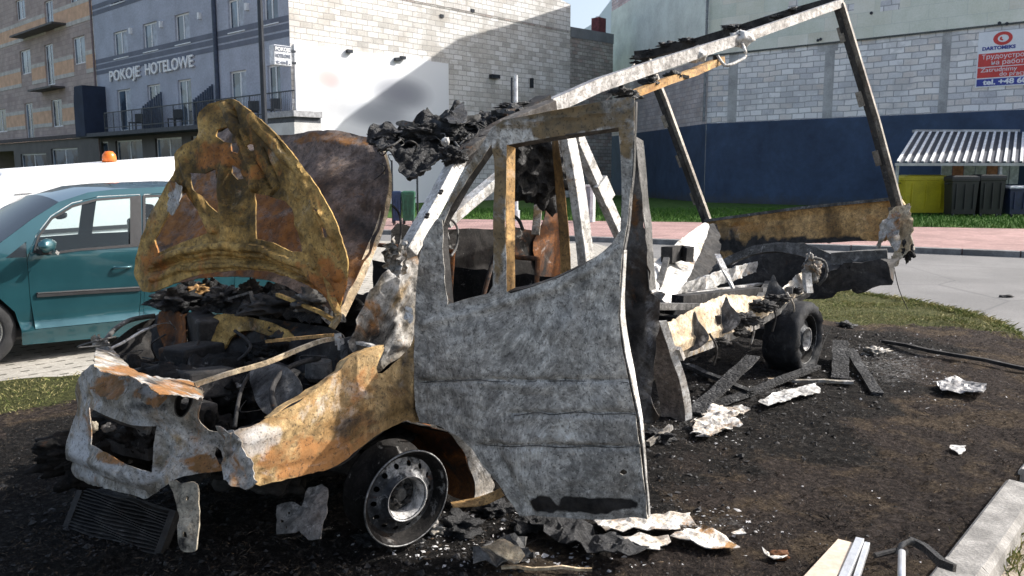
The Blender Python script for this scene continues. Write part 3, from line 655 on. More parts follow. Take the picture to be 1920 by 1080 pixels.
# faint graffiti smudges are in the paint; advertising board
ub0,ub1=RB.uz(1832,120)[0],RB.uz(2010,110)[0]; zt=RB.uz(1845,61)[1]; zb_=RB.uz(1845,164)[1]
AD=empty('advertising_board',RB.P+RB.d*ub0+Vector((0,0,zb_)),AR,'white red and blue job advert board on the block wall at the right','sign')
W_,H_=ub1-ub0,zt-zb_
def adbox(n,x0,x1,z0,z1,y,mat): m=MB(); m.box(x0*W_,x1*W_,y,y+.03,z0*H_,z1*H_); return m.build(n,mat,AD,world=False)
Mred=plain('red print',(.52,.05,.045),.6,0,.08,2,.02); Mblu=plain('blue print',(.03,.05,.28),.6,0,.08,2,.02); Mwh=plain('white print',(.72,.76,.82),.6,0,.04,2,.02)
adbox('board',0,1,0,1,-.06,Mwh); adbox('red_panel',.015,.985,.37,.61,-.066,Mred); adbox('red_panel',.015,.985,.17,.355,-.066,Mred); adbox('blue_panel',.015,.985,.02,.15,-.066,Mblu)
def adtext(s,x,z,sz,mat,y=-.07,sx=1,bold=.0): 
    M=Matrix.Translation((x*W_,y,z*H_))@Matrix.Rotation(math.radians(90),4,'X'); return text_obj('lettering',s,sz*H_,M,mat,AD,.004,sx,bold=bold)
adtext('Трудоустроим',.05,.51,.115,Mwh,sx=1.05); adtext('на работу в',.16,.40,.115,Mwh,sx=1.1); adtext('Zatrudnimy',.05,.275,.11,Mwh,sx=1.15); adtext('do pracy',.26,.19,.11,Mwh,sx=1.1)
adtext('tel. +48 609',.09,.045,.13,Mwh,sx=1.25,bold=.01); adtext('DARTOMEKS',.05,.67,.085,Mblu,sx=1.1,bold=.008)
adtext('ul.',.66,.88,.09,Mblu); adtext('83',.66,.78,.09,Mblu); adtext('ww',.66,.68,.09,Mblu)
m=MB(); cx,cz=.27*W_,.86*H_; v=[];f=[];n=40
for k in range(n):
    t=2*math.pi*k/n; v+=[(cx+.105*W_*math.cos(t),-.068,cz+.12*H_*math.sin(t)),(cx+.06*W_*math.cos(t)+.004*W_,-.068,cz+.065*H_*math.sin(t)+.0*H_)]
    f.append((2*k,2*((k+1)%n),2*((k+1)%n)+1,2*k+1))
m.add(v,f); 
v=[];f=[]
for k in range(13):
    t=math.pi*(.55+.9*k/12)*-1+0.3; v+=[(cx+.035*W_*math.cos(t),-.0685,cz+.04*H_*math.sin(t)),(cx+.012*W_*math.cos(t),-.0685,cz+.012*H_*math.sin(t))]
f=[(2*k,2*k+2,2*k+3,2*k+1) for k in range(12)]; m.add(v,f); m.build('logo',Mred,AD,world=False)
# ------------------------------------------------------------------ hotel and brown house on the left
HT=Face(BW.P+BW.d*uLft,AR,'hotel_building','grey hotel with dark stripes, white lettering and a railed balcony','building')
ul=HT.uz(182,150)[0]; slab=HT.uz(330,242)[1]
up=[(213,50,239,105),(268,37,295,92),(328,23,356,80),(428,5,458,65),(494,-12,521,50)]
bd_=[(220,167,246,219),(277,158,301,212),(334,147,359,213),(432,133,463,203),(502,123,526,190)]
gr=[(160,270,205,309),(218,263,268,305),(292,258,342,300),(360,252,400,296),(430,246,480,290)]
hs=[list(HT.rect(*r_)) for r_ in up]; 
zu0=sum(h[2] for h in hs)/5; zu1=sum(h[3] for h in hs)/5
for h in hs: h[2],h[3]=zu0,zu1
hb=[list(HT.rect(*r_)) for r_ in bd_]; zu=sum(h[3] for h in hb)/5
for h in hb: h[2]=slab+.12; h[3]=zu
hb[4][2]=slab+.95
hg=[list(HT.rect(*r_)) for r_ in gr]; zg1=sum(h[3] for h in hg)/5
for h in hg: h[3]=zg1; h[2]=.9
hh=[tuple(h) for h in hs+hb]
h3=[(h[0],h[1],h[2]+3.1,h[3]+3.1) for h in hs]
HT.wall('wall',ul,0,slab-.1,14.5,hh+h3,M_hotel); HT.wall('shopfront',ul,0,-.1,slab-.12,[tuple(h) for h in hg],M_hbase,y=-.02)
for i,h in enumerate(hs+h3): HT.window(h,M_frame,M_pane,mull=(.5,),sill=M_frame)
for i,h in enumerate(hb): HT.window(h,M_frame,M_pane,mull=(.55,))
for h in hg: HT.window(h,M_frame,M_pane,mull=(.5,) if h[1]-h[0]>1.6 else ())
# curtains just behind some panes are drawn as pale leaves
for h in (hs[0],hs[1],hs[2],hs[3],hb[0],hb[3]): HT.box('curtain',h[0]+(h[1]-h[0])*.56,h[1]-.07,.112,.118,h[2]+.07,h[3]-.07,M_curtain)
for py,th in ((89,.26),(101,.26),(113,.24)):
    z=HT.uz(300,py)[1]; HT.box('stripe',ul,-.0,-.012,.0,z-th/2,z+th/2,M_hstripe)
for py in (9,21): z=HT.uz(190,py)[1]; HT.box('stripe',ul,-.0,-.012,.0,z-.13,z+.13,M_hstripe)
for wd_,pxa,pya,pxb in (('POKOJE',210,154,266),('HOTELOWE',277,146,367)):
    u0_,z0_=HT.uz(pxa,pya); M_=Matrix.Translation((u0_,-.1,HT.uz(212,153)[1]))@Matrix.Rotation(math.radians(90),4,'X')
    lt=text_obj('sign_word',wd_,.86,M_,M_letters,HT.root,.04,1,bold=.012)
    x0=min(v.co.x for v in lt.data.vertices); w_=max(v.co.x for v in lt.data.vertices)-x0; uu=HT.uz(pxb,pya-8)[0]-u0_
    for v in lt.data.vertices: v.co.x=u0_+(v.co.x-x0)*uu/w_
for px in (408,): 
    u=HT.uz(px,100)[0]; m=MB(); m.tube([(u,-.1,slab),(u,-.1,14)],.11,10); m.build('drain_pipe',plain('dark drain pipe',(.03,.045,.08),.5),HT.root,world=False)
u=HT.uz(178,100)[0]; m=MB(); m.tube([(u,-.1,2),(u,-.1,14)],.06,8); m.build('drain_pipe',plain('rusty pipe',(.16,.12,.12),.6),HT.root,world=False)
for px,py in ((247,58),(304,46),(376,30),(465,13)): 
    u,z=HT.uz(px,py); HT.box('facade_lamp',u-.09,u+.09,-.15,-.0,z-.16,z+.16,M_frame)
# balcony
yb=-1.3; ubl=HT.uz(195,230,yb)[0]; ubr=HT.uz(552,220,yb)[0]
HT.box('balcony_slab',ul-.4,ubr,yb,0,slab-.22,slab,plain('dark slab edge',(.05,.055,.065),.7)); HT.box('balcony_fascia',HT.uz(496,230,yb)[0],ubr+.05,yb-.05,.0,slab-.95,slab-.23,M_stone)
HT.box('balcony_trim',HT.uz(496,230,yb)[0],ubr+.12,yb-.1,.0,slab+.002,slab+.25,plain('grey trim',(.33,.33,.34),.8))
m=MB(); zr=slab+1.1; m.box(ubl,ubr,yb+.02,yb+.07,zr-.05,zr); m.box(ubl,ubr,yb+.03,yb+.06,slab+.2,slab+.24)
nb=int((ubr-ubl)/.14)
for i in range(nb+1): x=ubl+(ubr-ubl)*i/nb; r_=.03 if i%9==0 else .009; m.box(x-r_,x+r_,yb+.045-r_*.5,yb+.045+r_*.5,slab+.25 if 0 else slab,zr-.052)
m.build('railing',M_iron,HT.root,world=False)
for (xa,ya,xb,yb_) in ((262,205,309,165),(357,190,406,148)):
    # slatted privacy screens standing between the rooms
    a=HT.uz((xa+xb)/2,190,-.6)[0]; m=MB()
    for k in range(9): y=-1.15+k*.125; m.box(a-.03,a+.03,y,y+.09,slab,slab+1.25+.9*k/9)
    m.build('privacy_screen',plain('slate privacy screen',(.05,.07,.11),.7),HT.root,world=False)
m=MB(); a=HT.uz(140,200,-1.3)[0]; b=HT.uz(158,200,-1.3)[0]; zA,zB=slab-.15,HT.uz(180,155,-1.3)[1]
m.add([(a,-1.35,zA),(b,-1.35,zA),(b,-1.35,zB),(a+.25,-1.35,zB),(a,-1.35,zB-1.0)],[(0,1,2,3,4)]); m.add([(b,-1.35,zA),(b,0,zA),(b,0,zB),(b,-1.35,zB)],[(0,1,2,3)]); m.add([(a,-1.35,zA),(a,0,zA),(a,0,zB-1),(a,-1.35,zB-1)],[(0,1,2,3)])
m.build('end_screen',M_navyp,HT.root,world=False)
# small projecting hotel sign
u,z=HT.uz(520,104,-.9); sgn=empty('hanging_sign',HT.P+HT.d*u-HT.n*.75+Vector((0,0,z)),AR+math.pi/2,'small white box sign reading POKOJE HOTELOWE above the balcony','sign')
m=MB(); m.box(-.42,.42,-.2,.2,-.42,.42); m.build('box',plain('white lightbox',(.62,.64,.67),.5),sgn,world=False,bevel=.02); m=MB(); m.box(.42,.75,-.05,.05,-.3,-.2);m.box(.42,.75,-.05,.05,.2,.3); m.build('bracket',M_iron,sgn,world=False)
m=MB(); m.box(-.40,.40,-.206,-.2,.14,.40); m.build('dark_band',M_hstripe,sgn,world=False)
for s_,zz,mm in (('POKOJE',.18,M_letters),('HOTELOWE',-.1,M_hstripe),('tel.',-.36,M_hstripe)):
    t=text_obj('lettering',s_,.22,Matrix.Translation((-.37,-.212,zz))@Matrix.Rotation(math.radians(90),4,'X'),mm,sgn,.003,1,bold=.006)
    w_=max(v.co.x for v in t.data.vertices)+.37
    for v in t.data.vertices: v.co.x=-.37+(v.co.x+.37)*.74/w_
# balcony chairs
def chair(px,lab):
    u,_=HT.uz(px,222,-.75); r0=empty('balcony_chair',HT.P+HT.d*u-HT.n*.75+Vector((0,0,slab+.001)),AR+.4,lab,'chair','chairs on the hotel balcony')
    m=MB(); m.box(-.28,.28,-.26,.26,.40,.46); m.build('seat',M_iron,r0,world=False); m=MB(); m.box(-.28,.28,.24,.29,.47,.95); m.build('backrest',M_iron,r0,world=False)
    for x in (-.25,.25):
        for y in (-.23,.23): m=MB(); m.box(x-.02,x+.02,y-.02,y+.02,0,.40); m.build('leg',M_iron,r0,world=False)
for px,l in ((254,'dark balcony chair in front of the first slatted screen'),(328,'dark balcony chair left of the glass door under the lettering'),(470,'dark balcony chair just left of the street lamp pole'),(512,'dark balcony chair right of the street lamp pole, by the balcony end')): chair(px,l)
# brown house
BH=Face(HT.P+HT.d*(ul-.02),AR,'brown_house','brown stone clad house with peach bands left of the grey hotel','building')
hw=[(30,-2,47,37),(84,0,100,50),(130,-20,150,10),(38,93,58,139),(85,82,101,160),(137,68,160,120),(-8,205,12,248),(48,193,63,262),(97,186,117,238)]
hg2=[(40,288,88,317),(97,278,147,313),(-60,285,28,330)]
hr=[BH.rect(*r_) for r_ in hw]; hgr=[BH.rect(*r_) for r_ in hg2]; uL=-22
def fixv(l):  # openings must not overlap
    return [(a,b,c,d) for a,b,c,d in l if b-a>.3]
BH.wall('wall',uL,0,slab-.1,15,fixv(hr),M_brown); BH.wall('shopfront',uL,0,-.1,slab-.11,[(a,b,.8,d) for a,b,c,d in hgr],M_hbase,y=-.02)
for h in hr: BH.window(h,M_frame,M_pane,mull=(.5,))
for a,b,c,d in hgr[:2]: BH.window((a,b,.8,d),M_frame,M_pane,mull=(.5,))
for zc in (slab+1.5,slab+4.55,slab+7.7):
    hol=[h for h in hr if h[2]<zc+.45 and h[3]>zc-.45]
    def seg(z0,z1,mat,y):
        xs=[uL]+[v for h in sorted(hol) for v in (h[0]-.02,h[1]+.02)]+[-.0]
        for a,b in zip(xs[::2],xs[1::2]):
            if b-a>.1: m=MB(); m.box(a,b,-.02+y,.0,z0,z1); m.build('facade_band',mat,BH.root,world=False)
    seg(zc-.42,zc+.42,M_peach,0); seg(zc+.421,zc+.68,M_stoneband,-.01); seg(zc-.68,zc-.421,M_stoneband,-.01)
for x0,x1,y in ((28,110,55),(63,107,165)):
    a,b,_,_=BH.rect(x0,y-2,x1,y+2,-.5); z=BH.uz((x0+x1)/2,y,-.5)[1]; BH.box('balcony_slab',a,b,-.9,.0,z-.12,z,M_hbase)
BH.box('cornice',uL,.0,-.25,.0,slab-.1,slab+.15,plain('dark cornice',(.06,.05,.05),.8))
# ------------------------------------------------------------------ street things
def pole(name,px,ptop,pbot,D,r_,mat,lab,cat,segs=(1,1)):
    b=gnd(px[1],pbot) if pbot else None
    o=empty(name,(at(px[1],300,D).x,at(px[1],300,D).y,0),0,lab,cat); x,y=o.location.x,o.location.y
    zt=at(px[0],ptop,D).z; m=MB(); m.tube([(x,y,-.1),(x,y,zt*.5),(x,y,zt)],[r_,r_*.9,r_*.75],12); m.build('post',mat,o); m=MB(); m.tube([(x,y,-.05),(x,y,.4)],r_*1.6,12); m.build('base',mat,o); return o
o=pole('street_lamp',(491,499),-120,None,18,.07,M_iron,'slim black street lamp pole in front of the hotel balcony','street lamp')
m=MB(); m.beam([o.location+Vector((0,0,at(491,-120,18).z-.05)),o.location+Vector((.9,-.2,at(491,-120,18).z+.1))],.12,.08); m.build('lamp_head',M_iron,o)
o=pole('sign_pole',(967,967),143,415,27,.085,plain('galvanised post',(.55,.58,.60),.5,.3),'tall pale grey post standing on the lawn behind the cab','post')
o2=MB(); x,y=o.location.x,o.location.y; o2.box(x-.16,x-.10,y-.05,y+.05,2.6,at(960,148,27).z); o2.build('strap',M_iron,o)
def bin_(name,x0,y0,x1,y1,D,mat,lab,cat,h=None,rz=0,lid=None,dark=None):
    a=at(x0,y1,D); b=at(x1,y1,D); w=(b-a).length; zt=at(x0,y0,D).z; zb0=.06
    o=empty(name,((a.x+b.x)/2,(a.y+b.y)/2,zb0),rz,lab,cat); hgt_=zt-zb0; d=w*.62 if w>.9 else w
    m=MB(); r1=[(-.5,0),(.5,0),(.5,d),(-.5,d)]
    def ring(k,z,dy=0): return [(x*w*k,(y-d/2)*k+d/2+dy,z) for x,y in ((-.5,0),(.5,0),(.5,d),(-.5,d))]
    v=ring(.86,.12)+ring(.97,hgt_*.86)+ring(1.02,hgt_*.87)+ring(1.02,hgt_*.92); f=[(0,3,2,1)]
    for k in range(3): f+=[(4*k+i,4*k+(i+1)%4,4*k+4+(i+1)%4,4*k+4+i) for i in range(4)]
    m.add(v,f)
    for k in range(3): x=(-.32+.32*k)*w; m.box(x-.02,x+.02,-.015,.02,.3,hgt_*.8)
    m.build('body',mat,o,world=False)
    m=MB(); v=ring(1.03,hgt_*.921)+ring(1.0,hgt_*.97)+ring(.7,hgt_*1.0); f=[(i,(i+1)%4,4+(i+1)%4,4+i) for i in range(4)]+[(4+i,4+(i+1)%4,8+(i+1)%4,8+i) for i in range(4)]+[(8,9,10,11)]; m.add(v,f); m.build('lid',lid or mat,o,world=False)
    for x in (-.38,.38):
        for y in (.1*d,.9*d): m=MB(); m.lathe([(.02,-.02),(.07,-.02),(.07,.02),(.02,.02)],Matrix.Translation((x*w,y,.07)),14); m.build('wheel',M_iron,o,world=False)
    for x in (-.53,.53): m=MB(); m.tube([(x*w,.25*d,hgt_*.8),(x*w*1.06,.3*d,hgt_*.8),(x*w*1.06,.7*d,hgt_*.8),(x*w,.75*d,hgt_*.8)],.02,6); m.build('handle',M_iron,o,world=False)
    return o
Myel=plain('yellow bin plastic',(.50,.42,.02),.5,0,.12,1.5); Mblk=plain('black bin plastic',(.010,.012,.014),.5,0,.3,2)
bin_('waste_container',1693,328,1776,404,30,Myel,'large yellow waste container at the left end of the bin shelter','waste container')
bin_('waste_container',1781,329,1832,409,29,Mblk,'black waste container next to the yellow one under the shelter','waste container')
bin_('waste_container',1834,327,1882,409,29,Mblk,'black waste container against the shelter front post','waste container')
bin_('waste_container',1890,348,1945,408,29,plain('blue bin plastic',(.012,.02,.06),.5),'dark blue waste container with a pale lid at the right picture edge','waste container',lid=plain('pale lid',(.55,.57,.6),.5))
bin_('wheelie_bin',736,358,752,402,25,plain('dark blue bin',(.015,.035,.09),.5),'dark blue wheelie bin beside a green one seen past the raised bonnet','wheelie bin')
bin_('wheelie_bin',753,358,777,404,25,plain('green bin',(.02,.09,.05),.5),'green wheelie bin seen between the raised bonnet and the windscreen pillar','wheelie bin')
for x,l in ((736,'thin dark post left of the green wheelie bin'),(783,'thin dark post right of the green wheelie bin')): 
    p=at(x,380,26); o=empty('thin_post',(p.x,p.y,0),0,l,'post'); m=MB(); m.tube([(p.x,p.y,0),(p.x,p.y,2.0)],.03,6); m.build('post',M_iron,o)
# grey cabinet
p=gnd(1097,416,.06); cb=empty('utility_cabinet',(p.x,p.y,.06),math.radians(-20),'grey utility cabinet with a white edge standing on the lawn','cabinet'); D=depth(p); zt=at(1097,350,D).z
m=MB(); m.box(-.22,.22,0,.3,0,zt-.06); m.build('body',plain('grey cabinet',(.28,.29,.31),.6),cb,world=False,bevel=.01); m=MB(); m.box(.16,.26,-.02,.28,0,zt-.05);m.box(-.26,.26,-.03,.32,zt-.055,zt); m.build('frame',plain('white cabinet edge',(.7,.7,.68),.6),cb,world=False)
m=MB(); m.box(-.18,.12,-.014,.0,.1,zt-.15); m.build('door',plain('grey cabinet door',(.24,.25,.27),.6),cb,world=False)
# bin shelter with corrugated roof
D=30; a=at(1682,305,29); b=at(1990,305,29); SH=empty('bin_shelter',(a.x,a.y,0),0,'bin shelter with a striped corrugated sheet roof on thin grey posts','shelter')
zl=a.z; c1=at(1718,248,33.5); zr_=c1.z; L=b.x-a.x; v=[];f=[];n=120; dx=c1.x-a.x
for k in range(n+1):
    x=a.x+L*k/n; ph=(k%4)/4; zc=.035 if k%6 in (0,1) else 0; v+=[(x,a.y,zl+zc),(x+dx,c1.y,zr_+zc)]
f=[(2*k,2*k+2,2*k+3,2*k+1) for k in range(n)]
rf=mk('roof_sheet',v,f,plain('dull corrugated sheet',(.05,.055,.07),.6,.1),SH,solid=.01)
m=MB()
for k in range(0,n,6): x=a.x+L*(k+.5)/n; m.beam([(x,a.y-.02,zl+.055),(x+dx,c1.y,zr_+.055)],.085,.03)
m.build('roof_rib',plain('pale roof rib',(.85,.86,.88),.4),SH)
m=MB(); m.beam([(a.x-.05,a.y+.03,zl-.06),(b.x,a.y+.03,zl-.06)],.06,.10); m.build('eaves_beam',M_conc,SH); m=MB(); m.beam([(c1.x-.1,c1.y,zr_+.05),(c1.x+L,c1.y,zr_+.05)],.3,.1); m.build('ridge_cap',M_conc,SH)
for px,y_ in ((1687,a.y+.15),(1880,a.y+.1),(1960,a.y+.1)):
    x=at(px,320,29).x; m=MB(); m.box(x-.045,x+.045,y_-.04,y_+.04,0,zl-.1); m.build('post',plain('grey post',(.35,.37,.38),.6),SH)
x=at(1700,320,33).x; 
for k in range(10):
    xx=at(1778,320,33).x+k*.46; m=MB(); m.box(xx,xx+.42,c1.y-.2,c1.y-.15,1.15,zl-.05); m.build('back_board',plain('back board %d'%k,(.36,.16,.09) if k%3==1 else (.42,.45,.46),.8),SH)
# ------------------------------------------------------------------ helpers for folded sheet and pixel paths
def ribbon(name,A,B,mat,parent=None,sub=4,solid=.004,dent=.004,world=True,cross=4,stain=None,jag=0):
    A=smooth_open(A,sub); B=smooth_open(B,sub); v=[];f=[]
    for i,(a,b) in enumerate(zip(A,B)):
        for k in range(cross+1):
            p=a.lerp(b,k/cross); q=noise.noise_vector(p*9)*dent
            if jag and k in (0,cross): q+=noise.noise_vector(p*22)*jag
            v.append(p+q)
    n=cross+1
    for i in range(len(A)-1):
        for k in range(cross): f.append((i*n+k,i*n+k+1,(i+1)*n+k+1,(i+1)*n+k))
    return mk(name,v,f,mat,parent,smooth=True,solid=solid)
def P3(*l): return [at(*p) for p in l]
def beamp(name,pts,w,h,mat,parent,up=(0,0,1),sub=1,wob=.0,bevel=0):
    p=P3(*pts) if not isinstance(pts[0],Vector) else pts
    if sub>1: p=smooth_open(p,sub); 
    m=MB(); m.beam(p,w,h,up=up,wob=wob); return m.build(name,mat,parent,bevel=bevel)
def tubep(name,pts,r,mat,parent,sub=5,seg=8):
    p=P3(*pts) if not isinstance(pts[0],Vector) else pts
    m=MB(); m.tube(smooth_open(p,sub),r,seg); return m.build(name,mat,parent,smooth=True)
def dseg(px,a,b):
    ax,ay=a;bx,by=b; t=max(0,min(1,((px[0]-ax)*(bx-ax)+(px[1]-ay)*(by-ay))/((bx-ax)**2+(by-ay)**2))); return math.hypot(px[0]-ax-t*(bx-ax),px[1]-ay-t*(by-ay))
def ridge(px,pl,w,h):
    d=min(dseg(px,a,b) for a,b in zip(pl,pl[1:])); return h*math.exp(-(d/w)**2)
# ------------------------------------------------------------------ teal car
M_teal=N('teal metallic paint'); _n=M_teal.noise(2,4); M_teal.b.inputs['Coat Weight'].default_value=1; M_teal.b.inputs['Coat Roughness'].default_value=.04
M_teal=M_teal.set(M_teal.ramp(_n,[(.3,(.016,.074,.092)),(.7,(.022,.094,.115))]),.3,.45)
M_blackpl=plain('black trim',(.02,.02,.022),.5,0,.2,5); M_tyre=plain('tyre rubber',(.022,.022,.023),.85,0,.25,9,.4,.004,60); M_chrome=plain('alloy',(.55,.56,.58),.25,.9,.05,3)
def m_carglass():
    q=N('car glass'); t=q.n('ShaderNodeBsdfTransparent'); t.inputs[0].default_value=(.80,.88,.88,1); g=q.n('ShaderNodeBsdfGlossy'); g.inputs['Roughness'].default_value=.02
    mx=q.n('ShaderNodeMixShader'); fr=q.n('ShaderNodeFresnel'); fr.inputs[0].default_value=1.45; q.l(fr.outputs[0],mx.inputs[0]); q.l(t.outputs[0],mx.inputs[1]); q.l(g.outputs[0],mx.inputs[2]); q.l(mx.outputs[0],q.out.inputs[0]); return q.m
M_cg=m_carglass()
C0=gnd(-38,694,-.066); ca=math.atan2(.67,.742); cdv=Vector((math.cos(ca),math.sin(ca),0)); cn=Vector((-cdv.y,cdv.x,0))
CAR=empty('parked_car',C0,ca,'teal minivan parked on the openwork pavers beside the burnt van','car')
def tuck(u,v): return .25*max(0,v-.95)**1.1*.9+.05*max(0,.45-v)+ .35*max(0,-.25-u)**2 + (.12*max(0,u-3.1)**2)
def cs(off=0,mir=False):
    def s(u,v):
        o=tuck(u,v)-.035*math.exp(-((v-.30)/.06)**2)+.012*math.exp(-((v-.36)/.03)**2)+off; 
        if mir: o=1.78-o
        return C0+cdv*u+cn*o+Vector((0,0,v))
    return s
S=cs()
door1=[(50,487),(58,465),(68,440),(95,405),(135,380),(185,368),(262,364),(266,480),(264,560),(262,598),(200,605),(130,612),(66,618),(56,560)]
door2=[(270,364),(330,361),(410,364),(440,450),(440,560),(400,590),(270,597)]
gl1=[(66,470),(74,445),(98,412),(137,389),(180,377),(244,372),(244,458),(150,466),(100,472)]
gl2=[(273,371),(330,368),(398,370),(420,448),(273,456)]
q1=[(10,484),(49,453),(50,482)]
body=[(-250,640),(-255,560),(-235,530),(-170,505),(-90,486),(-20,470),(20,441),(60,411),(110,379),(165,361),(215,355),(330,349),(430,351),(520,352),(590,372),(625,440),(640,520),(630,575),(560,590),(430,612),(290,627),(150,637),(42,647),(40,618),(28,585),(0,560),(-38,550),(-78,560),(-108,590),(-116,640)]
def two(name,outl,holes,mat,**k):
    a=panel(name,outl,S,(1,.7),mat,CAR,holes=holes,step=.05,dent=0,thick=.004,curve=k.pop('curve',0),**k); return a
def shr(p,k=.006):
    cx=sum(a for a,b in p)/len(p); cy=sum(b for a,b in p)/len(p); r_=[]
    for a,b in p: L=math.hypot(a-cx,b-cy); r_.append((a-(a-cx)/L*1.1,b-(b-cy)/L*1.1))
    return r_
o=two('body',body,[door1,door2,q1],M_teal)
dd1=two('door',shr(door1),[gl1],M_teal); dd2=two('door',shr(door2),[gl2],M_teal)
S_glass=cs(.012)
for nm,g_,par in (('door_glass',gl1,dd1),('door_glass',gl2,dd2),('quarter_glass',q1,None)):
    panel(nm,g_,S_glass,(1,1),M_cg,CAR,step=.1,dent=0,thick=.003,curve=0)
panel('window_surround',[(62,474),(70,443),(96,408),(136,384),(182,372),(248,368),(264,366),(266,462),(248,463),(150,470),(100,477)],cs(-.010),(1,1),M_blackpl,CAR,holes=[gl1],step=.06,dent=0,thick=.003,curve=0)
panel('window_surround',[(268,366),(330,364),(402,366),(424,452),(268,461)],cs(-.010),(1,1),M_blackpl,CAR,holes=[gl2],step=.06,dent=0,thick=.003,curve=0)
# far side (seen through the glass) is the same sheet mirrored
fs=cs(0,True)
uvb=[invert(S,*p,(1,.7)) for p in body]; uvh=[[invert(S,*p,(1,1)) for p in h] for h in (gl1,gl2,q1)]
panel('far_side',uvb,fs,(0,0),M_teal,CAR,holes=uvh,step=.08,dent=0,thick=.004,curve=0,uvspace=True)
def span(name,idx,mat,lo=0,crown=.05):
    pts=[invert(S,*body[i],(1,.7)) for i in idx]; v=[];f=[];n=9
    for u,w in pts:
        a,b=S(u,w),fs(u,w)
        for k in range(n): t=k/(n-1); p=a.lerp(b,t); p.z+=crown*(1-(2*t-1)**2)-.002; v.append(p)
    for i in range(len(pts)-1):
        for k in range(n-1): f.append((i*n+k,i*n+k+1,(i+1)*n+k+1,(i+1)*n+k))
    return mk(name,v,f,mat,CAR,smooth=True,solid=.006)
span('bonnet',range(1,6),M_teal,crown=.04); span('windscreen',range(5,9),M_cg,crown=.05); span('roof',range(8,14),M_teal); span('tailgate',range(14,18),M_teal,crown=.0); span('front_bumper',range(0,2),M_blackpl,crown=0)
m=MB(); m.beam([S(.1,.22)+cn*.1,S(3.2,.22)+cn*.1],1.5,.1); 
def cl(u0,u1,y0,y1,z0,z1,nm,mat): m=MB(); m.box(u0,u1,y0,y1,z0,z1); return m.build(nm,mat,CAR,world=False,bevel=.03)
cl(-.35,3.3,.12,1.66,.2,.32,'floor_pan',M_blackpl); cl(-.3,.55,.25,1.5,.33,.85,'engine_block',M_blackpl); cl(.55,.75,.12,1.64,.7,.98,'dashboard',M_blackpl)
for y in (.25,.98): cl(1.35,1.85,y,y+.5,.33,.65,'seat',M_blackpl); cl(1.75,1.95,y,y+.5,.66,1.2,'seat_back',M_blackpl); cl(1.83,1.95,y+.12,y+.38,1.21,1.36,'headrest',M_blackpl)
# arch liner hides the far side
def wheel_arch(u):
    m=MB(); v=[];f=[];n=14
    for k in range(n+1):
        t=math.pi*k/n; x,z=u+.37*math.cos(t),.32+.37*math.sin(t); v+=[(x,.02,z),(x,.32,z)]
    f=[(2*k,2*k+2,2*k+3,2*k+1) for k in range(n)]; m.add(v,f); m.box(u-.37,u+.37,.32,.34,.2,.69); m.build('arch_liner',M_blackpl,CAR,world=False,solid=.004)
wheel_arch(0); 
def lathe_wheel(parent,M,Rt,w,rimr,mt=M_tyre,mr=M_chrome):
    t=MB(); t.lathe([(rimr,-w/2+.01),(rimr+.02,-w/2),(Rt-.03,-w/2),(Rt-.006,-w/2+.02),(Rt,-w/2+.05),(Rt,w/2-.05),(Rt-.006,w/2-.02),(Rt-.03,w/2),(rimr+.02,w/2),(rimr,w/2-.01)],M,40); ty=t.build('tyre',mt,parent,smooth=True)
    r_=MB(); r_.lathe([(rimr,-w/2+.012),(rimr-.012,-w/2+.012),(rimr-.03,-w/2+.05),(rimr-.03,w/2-.02),(rimr,w/2-.02)],M,40)
    for k in range(5):
        a=2*math.pi*k/5; d=Vector((0,math.cos(a),math.sin(a))); p=Vector((-w/2+.03,0,0)); r_.beam([M@(p+d*.03),M@(p+d*(rimr-.02)+Vector((.01,0,0)))],.07,.03,up=M.to_3x3()@Vector((1,0,0)))
    r_.lathe([(.001,-w/2+.01),(.06,-w/2+.02),(.07,-w/2+.06),(.001,-w/2+.06)],M,20,closed=False); r_.build('rim',mr,parent,smooth=False)
Ra=Matrix.Rotation(ca+math.pi/2,4,'Z')
for u in (0,2.68):
    for y in (.12,1.66):
        p=C0+cdv*u+cn*y+Vector((0,0,.32)); wr=empty('wheel',(0,0,0)); wr.parent=CAR; wr.location=mat_of(CAR).inverted()@p; lathe_wheel(wr,Matrix.Translation(p)@(Ra if y<1 else Ra@Matrix.Rotation(math.pi,4,'Z')),.32,.2,.205)
def onS(px,py,off=0): u,v=invert(S,px,py,(1,.7)); return cs(off)(u,v)
m=MB(); m.beam([onS(68,553,-.012),onS(160,547,-.012),onS(262,541,-.012)],.02,.045,up=(0,0,1)); m.build('side_moulding',M_blackpl,dd1,bevel=.004)
m=MB(); m.beam([onS(70,549,-.024),onS(262,538,-.024)],.006,.008); m.build('moulding_trim',M_chrome,dd1)
m=MB(); m.tube(smooth_open([onS(212,503,-.01),onS(220,501,-.045),onS(238,500,-.045),onS(246,500,-.01)],4),.012,8); m.build('handle',M_teal,dd1,smooth=True)
mr=lump('mirror',onS(82,458,-.14),(.06,.11,.062),M_teal,CAR,amp=.12,sub=3); m=MB(); m.beam([onS(74,470,-.0),onS(80,472,-.1)],.06,.04); m.build('mirror_arm',M_blackpl,CAR)
m=MB(); m.beam([onS(92,469,-.16),onS(99,474,-.14)],.05,.03); m.build('indicator',M_chrome,mr)
lump('rear_view_mirror',C0+cdv*.95+cn*.9+Vector((0,0,1.28)),(.03,.12,.04),M_blackpl,CAR,amp=.1,sub=2)
